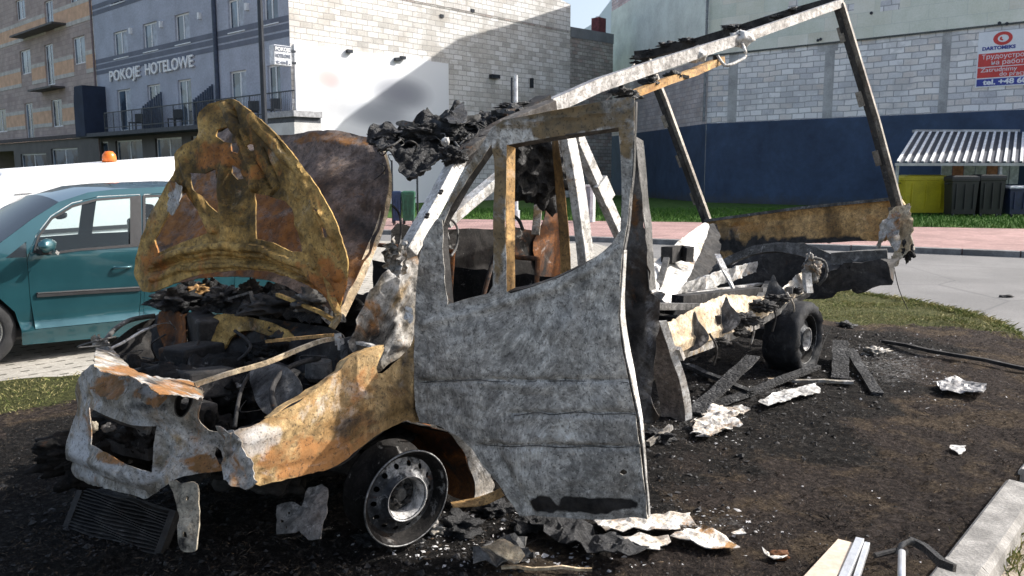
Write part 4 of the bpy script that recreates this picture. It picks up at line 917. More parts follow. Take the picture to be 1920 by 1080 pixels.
# ------------------------------------------------------------------ white van behind the car
M_wv=plain('white van paint',(.80,.80,.80),.35,0,.02,1,.02)
W0=C0+cn*3.3; WV=empty('white_van',W0,ca,'long white van with an orange beacon parked behind the teal car','van')
Sw=lambda u,v: W0+cdv*u+cn*(.12*max(0,v-1.2)**1.6+.03*max(0,.4-v))+Vector((0,0,v))
wo_=[(-4,560),(-6,420),(-4,345),(2,329),(14,324),(80,319),(160,313),(325,300),(480,290),(555,292),(575,330),(580,520),(560,560)]
panel('body',wo_,Sw,(2,1),M_wv,WV,step=.09,dent=0,thick=.006,curve=2)
uv=[invert(Sw,*p,(2,1)) for p in wo_]; ns=[Sw(u,v) for u,v in uv[1:-1]]; fr_=[p+cn*(1.9-.24*max(0,p.z-1.2)**1.6) for p in ns]
v=[];f=[];n=9
for a,b in zip(ns,fr_):
    for k in range(n): t=k/(n-1); p=(a+cn*.02).lerp(b,t); p.z+=.05*(1-(2*t-1)**2)-.012; v.append(p)
f=[(i*n+k,i*n+k+1,(i+1)*n+k+1,(i+1)*n+k) for i in range(len(ns)-1) for k in range(n-1)]; mk('roof',v,f,M_wv,WV,smooth=True,solid=.006)
def onW(px,py,off=-.012): u,v=invert(Sw,px,py,(2,1)); return Sw(u,v)+cn*off
m=MB(); m.beam([onW(28,364),onW(130,357),onW(225,350)],.008,.012); m.build('panel_seam',plain('seam shadow grey',(.25,.25,.26),.7),WV)
m=MB(); m.beam([onW(0,440),onW(150,430),onW(420,412)],.02,.05); m.build('side_moulding',M_blackpl,WV)
for px in (60,480):
    p=onW(px,500,.1); p.z=.26; lathe_wheel(WV,Matrix.Translation(p)@Ra,.33,.2,.2)
p=onW(230,308,.55); bz=at(230,304,depth(p)).z; p.z=bz; BE=MB(); BE.lathe([(.001,.15),(.05,.145),(.085,.10),(.095,.0),(.001,.0)],Matrix.Translation(p)@Matrix.Rotation(-math.pi/2,4,'Y'),20,closed=False); BE.build('beacon',plain('orange beacon',(.75,.16,.02),.3,0,.1),WV,smooth=True)
m=MB(); m.lathe([(.001,-.0),(.1,-.0),(.1,-.12),(.001,-.12)],Matrix.Translation(p)@Matrix.Rotation(-math.pi/2,4,'Y'),20,closed=False); m.build('beacon_base',M_blackpl,WV)
# ------------------------------------------------------------------ burnt van
B_tan2=burnt('smoked tan bracket',[(.18,.15,.11),(.30,.26,.20),(.38,.34,.27)],rust=.15,ash=.1,char=.2,scale=5)
B_ochre=burnt('ochre heat tinted steel',[(.08,.052,.018),(.25,.155,.048),(.44,.29,.10),(.20,.12,.038)],rust=.25,ash=.08,char=.16,rc=((.40,.165,.045),(.22,.09,.028)),ac=(.42,.38,.30),scale=2.6,rough=.7,metal=.25)
B_skin=burnt('sooty bonnet skin',[(.06,.043,.034),(.115,.082,.062),(.18,.14,.12),(.08,.054,.038)],rust=.28,ash=.12,char=.2,rc=((.22,.10,.03),(.12,.055,.02)),ac=(.25,.23,.22),scale=2.5)
B_grey=burnt('grey burnt door steel',[(.20,.19,.172),(.33,.315,.285),(.47,.45,.41),(.28,.265,.24),(.41,.39,.355),(.55,.525,.48)],rust=.0,ash=.12,char=.06,rc=((.24,.17,.09),(.14,.11,.07)),ac=(.56,.55,.52),scale=1.9,rough=.75,metal=.2,streak=False,crack=0,bump=.45,tideamt=1.,drips=.22)
B_fend=burnt('tan and white burnt wing',[(.24,.15,.06),(.36,.23,.10),(.46,.32,.16),(.30,.175,.07)],rust=.30,ash=.13,char=.08,rc=((.46,.22,.08),(.30,.15,.06)),ac=(.60,.58,.56),scale=2.4,rough=.7,metal=.15)
B_front=burnt('ashen front panel',[(.16,.13,.09),(.28,.255,.22),(.40,.385,.365),(.26,.185,.10)],rust=.24,ash=.16,char=.12,rc=((.34,.16,.06),(.22,.12,.05)),ac=(.50,.50,.51),scale=3.2,rough=.72,metal=.2)
B_white=burnt('whitened bare aluminium',[(.36,.345,.32),(.50,.485,.46),(.62,.61,.59),(.44,.40,.35)],rust=.14,ash=.2,char=.14,rc=((.50,.33,.18),(.36,.24,.14)),ac=(.8,.8,.8),scale=3.5,rough=.6,metal=.15,bump=.3)
B_tan=burnt('tan heat stained sheet',[(.32,.235,.14),(.44,.345,.225),(.52,.435,.32),(.36,.27,.165)],rust=.16,ash=.16,char=.08,rc=((.40,.20,.07),(.27,.14,.05)),ac=(.72,.69,.64),scale=2.2,rough=.7,metal=.1)
B_brown=burnt('brown scorched panel',[(.17,.10,.04),(.36,.215,.085),(.50,.31,.13),(.25,.14,.06)],rust=.2,ash=.04,char=.16,rc=((.46,.24,.08),(.26,.13,.04)),scale=1.1,rough=.7,tideamt=.25,metal=.1)
B_dark=burnt('sooted black steel',[(.012,.012,.013),(.025,.024,.024),(.045,.042,.04),(.02,.018,.016)],rust=.12,ash=.06,char=.3,rc=((.14,.06,.02),(.07,.035,.015)),ac=(.22,.21,.20),scale=4)
B_lining=burnt('smoked door lining',[(.03,.025,.022),(.06,.052,.047),(.10,.095,.09),(.045,.035,.028)],rust=.08,ash=.10,char=.25,rc=((.16,.075,.025),(.09,.045,.02)),ac=(.26,.26,.27),scale=3.5)
B_post0=burnt('greyish brown shaded strip',[(.16,.13,.11),(.24,.20,.17),(.30,.26,.23)],rust=.05,ash=.1,char=.1,scale=3)
B_rail=burnt('bare aluminium rail',[(.17,.165,.16),(.27,.26,.255),(.38,.37,.36),(.22,.20,.185)],rust=.1,ash=.15,char=.08,rc=((.40,.28,.2),(.28,.2,.14)),scale=3,metal=.35,rough=.5)
B_steel=burnt('dull grey frame steel',[(.06,.058,.055),(.10,.098,.094),(.15,.145,.14),(.08,.075,.07)],rust=.05,ash=.08,char=.1,scale=4,metal=.3)
B_rustd=burnt('dark orange rusted sheet',[(.05,.02,.01),(.12,.045,.014),(.20,.075,.022),(.04,.02,.01)],rust=.15,ash=.02,char=.45,scale=3)
def m_char():
    q=N('charred glossy plastic'); f=q.noise(9,9,.75,1.0); g=q.noise(35,7,.7)
    c=q.ramp(f,[(.3,(.005,.005,.006)),(.6,(.018,.018,.02)),(.74,(.07,.07,.07)),(.86,(.30,.30,.30))]); nr=q.bump(f,1.,.03); nr=q.bump(g,.8,.008,nr)  # palest tones paint glossy highlights into the char colour
    return q.set(c,q.ramp(g,[(.3,.3),(.7,.75)]),0,nr,.55)
B_char=m_char()
def m_wood():
    q=N('charred timber'); sx=q.mp((1,1,1)); v=q.vor(45,'DISTANCE_TO_EDGE',co=q.mp((.6,1,1.3))); n=q.noise(8,7,.7)
    c=q.ramp(n,[(.3,(.012,.012,.013)),(.6,(.05,.05,.052)),(.75,(.13,.13,.13))]); c=q.mix(q.ramp(v,[(0,.85),(.12,0.)]),c,(.006,.006,.006)); return q.set(c,.8,0,q.bump(q.ramp(v,[(0,0.),(.3,1.)]),.9,.01),.3)
B_wood=m_wood()
B_black=burnt('deep soot interior',[(.004,.004,.004),(.009,.0085,.008),(.018,.016,.015),(.007,.006,.006)],rust=.08,ash=.0,char=.2,rc=((.07,.028,.01),(.035,.015,.007)),scale=4,spec=.15)
def clump(name,c,rx,ry,mat,parent,seed=0,dent=.03,n=2,**k):
    rs=random.Random(seed); o=None
    for j in range(n):
        P=Vector(c)+Vector((rs.uniform(-.3,.3)*rx,rs.uniform(0,.5)*rx,rs.uniform(-.3,.3)*ry)); a=rs.uniform(-.7,.7); e1=Vector((math.cos(a),math.sin(a),rs.uniform(-.3,.3))).normalized(); e2=Vector((rs.uniform(-.3,.3),rs.uniform(-.4,.4),1)).normalized()
        pts=[]
        for i in range(11): t=2*math.pi*i/11; r_=rs.uniform(.55,1.15); pts.append((math.cos(t)*rx*r_,math.sin(t)*ry*r_))
        o=panel(name,pts,lambda u,v:P+e1*u+e2*v,(0,0),mat,parent,uvspace=True,curve=2,step=max(.008,rx/7),dent=dent,dsc=2.2/rx*.35,jag=rx*.06,**k)
    return o
VAN=empty('burnt_van',VO,VA,'burnt out van wreck with raised rusty bonnet, open grey door and bare rear box frame','van')
def shadeless(x): return x
# --- nose
def Sfront(u,v):
    x=(u-.95)/.97; t=-.98+.50*abs(x)**3.2+.16*max(0,v-.55)+.10*max(0,.5-v)-.035*math.exp(-((v-.47)/.07)**2)
    return V(t,u,v)
front=[(176,682),(192,688),(228,706),(258,700),(270,716),(300,735),(335,742),(360,730),(378,727),(380,748),(372,785),(392,806),(420,814),(446,848),(452,900),(425,885),(410,884),(370,889),(335,896),(308,912),(278,932),(262,932),(205,917),(160,905),(137,887),(126,862),(124,838),(134,800),(146,765),(141,735),(150,705),(165,690)]
panel('front_panel',front,Sfront,(.5,.6),B_front,VAN,holes=[[(167,763),(198,779),(250,798),(291,800),(289,840),(284,886),(240,872),(205,851),(170,833)],[(346,740),(356,742),(354,762),(344,777),(334,778),(330,765),(336,748)],[(404,838),(414,846),(420,868),(412,872),(402,852)]],
  step=.013,dent=.004,dsc=5,jag=.002,thick=.004,hcurve=0,disp=lambda u,v,p: ridge(p,[(165,745),(250,785),(330,800),(440,850)],9,.012)-ridge(p,[(135,850),(200,880),(270,905),(330,880)],7,.010)+ridge(p,[(300,800),(310,850),(290,900)],12,.012)+ridge(p,[(128,870),(200,905),(270,925)],5,.02)+.006*noise.noise(Vector((u*40,v*9,3)))*(1 if p[1]>880 else 0),
  stains=[(1,360,780,26,40,.3),(1,200,722,40,20,.8),(1,275,738,30,14,.9),(1,385,870,40,18,.9),(2,150,840,18,60,.8),(1,210,855,30,12,.8),(2,230,890,80,14,.6),(1,345,720,30,14,.6),(0,262,762,50,8,.5)])
ribbon('headlamp_cup',P3((340,735,2.98),(360,742,2.98),(356,765,2.98),(342,782,2.98),(330,775,2.98),(330,750,2.98),(340,735,2.98)),P3((346,745,3.1),(354,748,3.1),(352,762,3.1),(344,770,3.1),(338,768,3.1),(338,752,3.1),(346,745,3.1)),B_dark,VAN)
# folded top of the front panel (bonnet landing), lumps of melted orange paint
panel('slam_panel',[(182,648),(200,640),(215,660),(262,700),(330,712),(372,722),(380,745),(350,742),(300,735),(255,712),(210,700),(178,690)],plane3((190,660,3.75),(370,735,3.05),(300,700,3.5)),(0,0),B_front,VAN,step=.013,dent=.010,dsc=7,jag=.003,stains=[(1,240,700,60,14,1),(1,330,725,60,14,.8),(0,290,715,20,10,.6)])
panel('torn_flap',[(172,728),(196,720),(236,706),(240,724),(232,742),(210,752),(188,742)],plane3((180,728,3.15),(240,715,3.05),(205,750,3.0)),(0,0),B_front,VAN,step=.012,dent=.012,dsc=9,jag=.006,curve=0,stains=[(1,205,730,40,25,1)])
panel('torn_flap',[(258,735),(275,722),(300,722),(312,745),(296,765),(272,758)],plane3((258,738,3.05),(310,735,2.95),(280,762,2.95)),(0,0),B_front,VAN,step=.012,dent=.014,dsc=9,jag=.006,curve=0,stains=[(1,290,750,26,14,.8),(2,280,735,20,12,.8)])
# grille cavity and bumper beam
lump('charred_grille',at(225,835,3.85),(.34,.10,.15),B_black,VAN,amp=.5,seed=3,rot=VA)
beamp('bumper_beam',[(165,812,3.9),(240,840,3.7),(290,850,3.55)],.06,.05,B_dark,VAN)
beamp('headlamp_bracket',[(195,772,3.6),(232,790,3.5),(275,800,3.4)],.03,.02,B_dark,VAN)
lump('melted_blob',at(176,800,3.5),(.02,.02,.025),B_tan2,VAN,amp=.3,sub=3)
lump('melted_blob',at(205,802,3.5),(.03,.02,.02),B_steel,VAN,amp=.5,sub=3,seed=2)
# left wing between bumper and door
def Sside(u,v):
    s=.16*max(0,-.55-u)**1.5+.08*max(0,v-.95)+.05*max(0,.55-v)-.012*math.sin(max(0,min(1,(v-.5)/.45))*math.pi)
    return V(u,s,v)
wing=[(440,845),(432,812),(470,800),(505,783),(560,752),(610,715),(640,692),(655,672),(690,655),(718,648),(718,662),(705,690),(716,700),(745,675),(770,650),(782,620),(786,700),(786,790),(765,788),(735,800),(700,820),(660,850),(625,876),(560,893),(500,906),(478,908),(462,885)]
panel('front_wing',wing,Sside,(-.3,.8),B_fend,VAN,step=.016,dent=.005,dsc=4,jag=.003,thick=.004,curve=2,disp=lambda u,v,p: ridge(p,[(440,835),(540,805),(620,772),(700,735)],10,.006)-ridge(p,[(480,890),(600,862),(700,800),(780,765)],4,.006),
  stains=[(2,480,825,60,30,.8),(2,590,765,40,26,.5),(1,560,850,90,35,.7),(2,700,850,40,20,.3),(0,750,770,50,70,.65),(0,765,680,22,60,.7),(0,690,800,60,30,.5),(1,670,720,50,30,.3)])  # char at the wing's rear: soot plus the open door's shadow painted darker
ribbon('wing_end_flange',[sidep(x,y) for x,y in ((432,812),(446,845),(462,880),(478,908))],[sidep(x,y)+vw*.12+vr*.05 for x,y in ((420,812),(430,845),(440,875),(455,900))],B_front,VAN,dent=.015,jag=.01)
panel('crumpled_end',[(418,812),(440,806),(455,830),(468,862),(480,905),(462,918),(440,912),(420,900),(414,870),(424,850)],plane3((418,815,3.02),(470,850,2.93),(440,910,2.9)),(0,0),B_front,VAN,step=.012,dent=.02,dsc=11,jag=.006,curve=0,stains=[(0,430,850,12,14,.6)])
ribbon('wing_top_flange',[sidep(x,y) for x,y in ((505,783),(560,752),(610,715),(640,692),(655,672),(690,655),(718,648))],[sidep(x,y)+vw*.05-Vector((0,0,.015)) for x,y in ((508,781),(562,748),(612,712),(640,690),(652,672),(690,655),(716,648))],B_fend,VAN,dent=.01,jag=.006)
# cowl side under the pillar: ash covered crumple
panel('scuttle_side',[(655,655),(668,600),(690,560),(715,520),(740,480),(760,458),(775,470),(792,500),(790,560),(784,640),(760,660),(735,680),(716,700),(705,690),(718,655),(690,655)],lambda u,v: V(u,.10+.10*math.sin(v*9)*.2,v),(0,1.1),B_front,VAN,step=.015,dent=.03,dsc=6,jag=.006,stains=[(0,700,620,40,50,.8),(0,770,560,20,90,.5),(1,690,600,30,40,.5),(2,745,500,22,40,.7)])
clump('ash_clump',sidep(742,488,.0),.055,.085,B_front,VAN,5,.05,3)
clump('ash_clump',sidep(768,588,-.02),.022,.055,B_white,VAN,8,.02,1)
# --- engine bay
Sfw=lambda u,v: V(-.12+.25*(1.1-v),u,v)
panel('firewall',[(292,585),(420,590),(520,600),(615,615),(650,640),(655,720),(600,760),(480,780),(380,760),(310,700),(290,640)],plane3((300,600,4.6),(640,640,3.75),(450,760,3.9)),(0,0),B_dark,VAN,holes=[[(352,605),(370,596),(402,600),(404,650),(392,672),(362,668),(350,650)]],step=.022,dent=.04,dsc=6,stains=[(1,335,640,25,60,.9),(1,440,610,60,20,.5),(1,560,620,60,16,.4)])
panel('firewall_frame',[(402,596),(440,590),(500,603),(545,622),(560,640),(540,640),(500,628),(470,620),(440,628),(425,650),(405,672),(396,655),(402,625)],plane3((400,600,4.25),(540,630,3.95),(420,660,4.15)),(0,0),B_ochre,VAN,step=.016,dent=.015,dsc=9,thick=.01)
panel('inner_cavity_panel',[(300,585),(345,590),(352,640),(345,680),(320,672),(302,640)],plane3((300,590,4.45),(350,600,4.3),(320,670,4.3)),(0,0),B_rustd,VAN,step=.018,dent=.02,dsc=8)
panel('scuttle_tray',[(290,560),(330,535),(380,528),(430,535),(500,530),(560,540),(610,560),(640,585),(640,610),(560,600),(480,592),(400,583),(300,585)],plane3((290,570,4.55),(630,600,3.8),(450,530,4.45)),(0,0),B_char,VAN,step=.016,dent=.06,dsc=9,jag=.01,thick=.006)
for i,(x,y,d,rx,ry,rz,mt) in enumerate(((330,560,4.4,.12,.10,.05,B_char),(420,555,4.3,.10,.09,.05,B_char),(520,570,4.0,.16,.08,.05,B_dark),(590,565,3.9,.10,.08,.05,B_steel),(370,545,4.5,.08,.06,.03,B_brown),(470,545,4.3,.06,.05,.05,B_dark))): lump('charred_scuttle_trim',at(x,y,d),(rx,ry,rz),mt,VAN,amp=.7,sc=4,sub=4,seed=i,rot=VA)
beamp('wiper_linkage',[(430,560,4.1),(470,548,4.05),(478,575,4.0)],.02,.012,B_steel,VAN); beamp('wiper_linkage',[(520,552,3.95),(600,585,3.75),(625,600,3.7)],.02,.014,B_ochre,VAN)
beamp('stay_rod',[(365,721,3.22),(430,700,3.3),(500,680,3.38),(560,655,3.5),(600,640,3.6),(632,634,3.68)],.016,.018,B_tan,VAN,sub=4)
beamp('cross_strut',[(500,640,3.85),(560,634,3.75),(625,628,3.66)],.018,.014,B_brown,VAN,sub=3)
eng=lump('engine_block',V(-.42,.95,.60),(.28,.36,.20),B_black,VAN,amp=.35,sc=3,seed=11,rot=VA); 
for i,(t,s,z,a,b,c,mt) in enumerate(((-.62,.55,.55,.10,.13,.12,B_dark),(-.35,.55,.72,.12,.12,.10,B_dark),(-.55,1.3,.6,.15,.18,.15,B_dark),(-.2,.35,.62,.14,.12,.16,B_dark),(-.15,.75,.8,.1,.15,.06,B_char),(-.70,1.0,.5,.1,.3,.12,B_dark))): lump('engine_part',V(t,s,z),(a,b,c),B_black,VAN,amp=.45,sc=4,seed=20+i,rot=VA)
m=MB(); p=V(-.22,.3,.80); m.lathe([(.001,-.04),(.055,-.035),(.06,.03),(.045,.05),(.001,.05)],Matrix.Translation(p)@Matrix.Rotation(math.pi/2,4,'Y'),20,closed=False); m.build('brake_servo',B_steel,VAN)
for i,pts in enumerate((((440,800,3.2),(450,740,3.4),(470,700,3.6),(500,690,3.8)),((520,780,3.2),(510,730,3.35),(540,690,3.5),(600,670,3.6)),((360,760,3.5),(370,720,3.7),(355,680,3.9),(372,640,4.1)),((560,760,3.2),(600,730,3.3),(640,690,3.45),(650,660,3.6)),((330,700,4.0),(420,690,3.9),(470,650,3.9),(440,620,4.0)))): tubep('hose',pts,.008+.004*(i%2),B_dark,VAN)
panel('battery_cover',[(470,700),(500,682),(540,690),(565,725),(550,770),(505,780),(480,750)],plane3((470,700,3.55),(560,720,3.35),(510,780,3.3)),(0,0),B_steel,VAN,step=.02,dent=.012,stains=[(0,500,740,50,50,.7)])
panel('strut_tower',[(640,640),(680,628),(705,640),(716,652),(700,668),(668,676),(655,700),(640,695)],plane3((640,640,3.68),(715,650,3.55),(660,700,3.5)),(0,0),B_steel,VAN,step=.014,dent=.03,dsc=9,jag=.004,stains=[(0,660,660,20,30,.9)])
beamp('latch_bracket',[(655,640,3.55),(690,646,3.5),(700,650,3.48)],.02,.012,B_white,VAN,sub=2)
for x,y in ((633,633),(638,642)): beamp('hinge_bracket',[(x,y-8,3.66),(x+2,y+14,3.66)],.03,.01,B_white,VAN)
for i,(t,s,z,a,b,c) in enumerate(((-.5,.75,.72,.10,.14,.06),(-.35,1.15,.76,.12,.10,.05),(-.6,1.15,.66,.06,.16,.08),(-.3,.55,.62,.09,.09,.16),(-.66,.6,.6,.05,.10,.10),(-.2,1.3,.82,.06,.1,.1),(-.45,.35,.52,.12,.05,.08))):
    m=MB(); rr=Matrix.Rotation(VA+random.uniform(-.4,.4),4,'Z')@Matrix.Rotation(random.uniform(-.25,.25),4,'X'); c0=V(t,s,z)
    m.add([c0+rr.to_3x3()@Vector((x*a,y*b,q*c)) for x in (-1,1) for y in (-1,1) for q in (-1,1)],[(0,1,3,2),(4,6,7,5),(0,4,5,1),(2,3,7,6),(0,2,6,4),(1,5,7,3)]); m.build('engine_housing',B_dark,VAN,bevel=.012)
for i,(t,s,z,r0) in enumerate(((-.78,.8,.6,.08),(-.78,1.05,.68,.05),(-.76,.62,.72,.045))):
    m=MB(); m.lathe([(.001,.0),(r0*.4,.01),(r0*.9,.0),(r0,.01),(r0*.92,.02),(r0,.03),(r0*.9,.04),(.001,.04)],Matrix.Translation(V(t,s,z))@Matrix.Rotation(VA,4,'Z'),24,closed=False); m.build('pulley',B_steel,VAN)
for i in range(14):
    t0,s0=random.uniform(-.7,-.15),random.uniform(.3,1.5); P0=V(t0,s0,random.uniform(.55,.9)); pts=[P0]
    for k in range(3): pts.append(pts[-1]+Vector((random.uniform(-.15,.15),random.uniform(-.15,.15),random.uniform(-.12,.06))))
    tubep('burnt_wire',pts,random.uniform(.002,.005),B_dark if i%3 else B_steel,VAN)
# right wing (far side)
panel('far_wing',[(196,660),(215,640),(250,612),(292,598),(292,640),(300,690),(255,700),(215,690)],lambda u,v: V(u,1.86-.25*max(0,-.5-u)**1.5,v),(-.4,.8),B_dark,VAN,step=.025,dent=.02,dsc=6)
tubep('wing_edge',[(186,668,4.05),(194,645,4.15),(215,618,4.3),(245,600,4.4),(290,592,4.5)],.013,B_steel,VAN); tubep('wing_edge',[(205,655,4.1),(235,640,4.2),(265,622,4.3),(292,610,4.4)],.008,B_white,VAN)
clump('ash_clump',at(190,648,3.98),.04,.05,B_front,VAN,12,.03,2)
# --- raised bonnet: torn inner frame and skin
SF=plane3((645,590,3.72),(262,540,4.32),(415,188,4.02))
hoodo=[(410,184),(430,184),(455,198),(490,224),(525,258),(562,303),(598,355),(626,405),(642,450),(652,492),(648,535),(636,582),(622,572),(600,548),(568,528),(520,512),(470,506),(420,509),(370,516),(330,530),(297,545),(270,546),(250,512),(256,475),(275,415),(300,368),(318,340),(330,318),(327,290),(340,272),(362,262),(372,248),(366,222),(374,200),(388,190)]
hoodh=[[(405,243),(424,238),(437,252),(436,268),(420,266),(406,256)],[(360,324),(385,326),(406,317),(412,349),(409,400),(390,384),(368,355)],[(292,450),(297,474),(330,460),(358,449),(390,437),(377,409),(349,361),(338,366),(314,412)],[(478,362),(505,368),(535,377),(550,393),(560,430),(568,472),(549,472),(513,455),(482,448)],[(434,309),(450,318),(457,335),(446,337),(435,325)],[(433,268),(444,267),(450,280),(446,288),(435,284)],[(469,270),(476,272),(478,281),(472,284),(467,278)],[(595,390),(601,393),(600,398),(594,396)],[(606,425),(616,430),(618,446),(610,444)]]
def bead(px,pl,w,h,soft=.45):
    d=min(dseg(px,a,b) for a,b in zip(pl,pl[1:])); return h*(1-sstep(w*soft,w,d))
def hoodrelief(p):
    q=(p[0]+5*noise.noise(Vector((p[0]*.02,p[1]*.02,1))),p[1]+5*noise.noise(Vector((p[0]*.02,p[1]*.02,7))))
    h=-bead(q,[(424,300),(424,380),(426,470)],9,.028)-bead(q,[(345,300),(375,380),(400,430)],9,.022)-bead(q,[(290,492),(350,470),(430,460),(500,468),(570,500),(625,558)],8,.026)
    h+=bead(q,[(280,510),(340,490),(430,480),(510,492),(585,530)],6,.020)-bead(q,[(285,525),(340,505),(430,496),(520,503),(590,540)],5,.016)
    h-=bead(q,[(412,196),(452,250),(480,320),(480,350)],9,.030); h+=bead(q,[(432,205),(470,290),(505,352)],5,.022); h+=bead(q,[(496,280),(522,350),(508,366)],4,.014)
    h-=bead(q,[(470,222),(560,320),(612,420),(632,520)],10,.018); h+=bead(q,[(520,260),(580,345),(630,470)],3,.010)
    h+=.012*math.exp(-((dseg(q,(340,280),(410,300)))/12)**2); h-=bead(q,[(540,400),(575,440),(590,500)],6,.014); h+=.05*math.exp(-(((p[0]-405)/40)**2+((p[1]-190)/45)**2))
    for cx,cy in ((355,350),(300,500),(520,240),(575,330),(605,400),(455,415),(340,480),(500,478),(560,370)): h-=.010*math.exp(-(math.hypot(p[0]-cx,p[1]-cy)/5)**4)
    return h
HF=panel('bonnet_frame',hoodo,SF,(.5,.5),B_ochre,VAN,holes=hoodh,hcurve=0,step=.0085,thick=.009,dent=.010,dsc=4,jag=.0015,curve=2,
  disp=lambda u,v,p: hoodrelief(p),
  stains=[(1,410,290,50,25,.5),(1,600,530,50,50,.6),(0,470,290,14,22,.8),(2,360,250,25,14,.5),(1,290,500,30,40,.4),(0,560,400,25,60,.3)])
SK=plane3((640,600,3.80),(285,545,4.42),(700,262,4.50))
def SKc(u,v):
    return SK(u,v)
skin=[(335,300),(375,262),(430,240),(480,250),(540,254),(620,253),(675,256),(702,264),(718,284),(728,320),(728,360),(718,410),(700,455),(680,505),(660,548),(640,592),(600,575),(540,540),(470,520),(400,518),(330,532),(285,545),(262,520),(270,450),(300,380),(325,330)]
panel('bonnet_skin',skin,SKc,(.5,.5),B_skin,VAN,step=.022,thick=.003,dent=.02,dsc=3.5,curve=2,disp=lambda u,v,p: -.03*math.exp(-((p[0]-620)/50)**2)-ridge(p,[(560,275),(690,280),(712,340)],9,.015)+ridge(p,[(600,360),(650,430),(640,500)],10,.015),
  stains=[(1,430,420,150,100,.7),(1,620,268,80,12,.8),(0,680,420,30,60,.5),(1,680,500,30,60,.5),(1,350,430,60,60,.5)])
e1=[(700,266),(716,292),(721,330),(718,372),(706,420),(688,464),(668,510),(648,555),(634,592)]; e2=[(705,263),(724,288),(734,328),(733,372),(722,420),(706,466),(688,510),(666,558),(644,600)]
def dep(px,py,S_): u,v=invert(S_,px,py,(.5,.5)); return depth(S_(u,v))
ribbon('bonnet_edge',[at(x,y,dep(x,y,SK)-.004) for x,y in e1],[at(x,y,dep(x,y,SK)+.05) for x,y in e2],B_tan,VAN,dent=.004)
# peeled corner catching the sun
panel('peeled_corner',[(322,340),(334,346),(342,352),(340,372),(328,392),(322,405),(316,390),(318,365),(312,352)],plane3((320,345,4.2),(342,352,4.05),(322,405,4.15)),(0,0),B_front,VAN,step=.012,dent=.02,dsc=9,jag=.005,stains=[(1,320,350,10,14,1),(2,332,365,10,20,.8)])
beamp('bonnet_hinge',[(612,520,3.78),(622,560,3.72),(634,590,3.68),(622,615,3.66)],.03,.02,B_ochre,VAN,sub=3)
# --- cab: pillars, roof, far side
def pil(name,a,b,w,h,mat,mid=None,up=None):
    pts=[a,b] if mid is None else [a]+mid+[b]; return beamp(name,pts,w,h,mat,VAN,up=up or tuple(vr),sub=4 if mid else 1,wob=.0,bevel=.004)
pil('windscreen_pillar',sidep(762,475,.08),sidep(858,300,.2),.085,.06,B_white,[sidep(812,388,.13)])
for x,y in ((828,358),(802,402),(826,362),(800,407)): lump('pillar_hole',sidep(x,y,.055),(.012,.006,.008),B_dark,VAN,amp=.3,sub=2)
pil('roof_rail',sidep(858,302,.2),sidep(1035,200,.16),.07,.07,B_lining,[sidep(900,268,.19),sidep(950,236,.17)])
pil('far_windscreen_pillar',sidep(835,418,1.75),sidep(975,300,1.7),.085,.08,B_white)
pil('door_pillar',sidep(1100,640,.05),sidep(1062,250,.12),.055,.085,B_white,[sidep(1100,520,.04),sidep(1092,430,.05),sidep(1078,330,.08)])
ribbon('door_pillar_inner',[sidep(x,y,.14) for x,y in ((1046,262),(1055,330),(1066,430),(1070,530),(1070,640))],[sidep(x,y,.22) for x,y in ((1036,262),(1040,330),(1048,430),(1052,530),(1050,640))],B_brown,VAN)
# sunlit torn edge of the rear pillar
ribbon('pillar_flange',[sidep(x,y,.0) for x,y in ((1092,440),(1098,480),(1103,520))],[sidep(x,y,.12) for x,y in ((1082,470),(1084,500),(1086,530))],B_white,VAN)
pil('bulkhead_brace',sidep(1078,250,.5),sidep(1168,452,.5),.065,.075,B_white)
beamp('brace_plate',[sidep(1125,340,.47),sidep(1141,376,.47)],.04,.12,B_white,VAN,up=tuple(vr))
# far door and interior
Sfar=lambda u,v: V(u,1.86+.05*max(0,v-1),v)
fd_o=[(735,432),(780,428),(840,430),(880,428),(925,430),(960,425),(1000,432),(1012,425),(1020,405),(1026,372),(1024,330),(1030,300),(1052,300),(1060,350),(1064,430),(1066,560),(1060,640),(980,650),(850,640),(740,600)]
panel('far_door',fd_o,Sfar,(1.5,1),B_black,VAN,step=.035,dent=.02,dsc=4,stains=[(1,1040,400,30,140,1),(1,1000,450,60,40,.6)])
panel('far_door_pillar',[(1012,430),(1022,400),(1027,350),(1026,320),(1052,320),(1062,420),(1066,520),(1062,580),(1030,560),(1000,470)],lambda u,v: Sfar(u,v)-vw*.02,(2,1),B_rustd,VAN,step=.03,dent=.01)
lump('charred_roof_lining',at(1015,312,4.9),(.20,.15,.22),B_char,VAN,amp=.55,sc=3,seed=31)
panel('roof_lining_flap',[(955,275),(1040,262),(1050,285),(1060,330),(1045,350),(1000,372),(975,350),(962,320),(952,300)],plane3((955,280,4.6),(1055,285,4.7),(990,370,4.7)),(0,0),B_char,VAN,step=.02,dent=.05,dsc=8,jag=.015)
beamp('headrest_post',[(1010,362,5.2),(1008,400,5.15),(1004,440,5.1)],.05,.012,B_front,VAN); tubep('steering_wheel',[(936,405,4.6),(955,402,4.6),(972,412,4.6),(980,430,4.55)],.010,B_dark,VAN)
tubep('wire_loop',[(842,450,4.0),(836,420,4.05),(846,412,4.1),(858,430,4.1),(856,462,4.1),(846,480,4.0)],.006,B_steel,VAN); tubep('wire_loop',[(735,385,4.2),(748,400,4.2),(752,430,4.15),(748,462,4.1)],.006,B_dark,VAN)
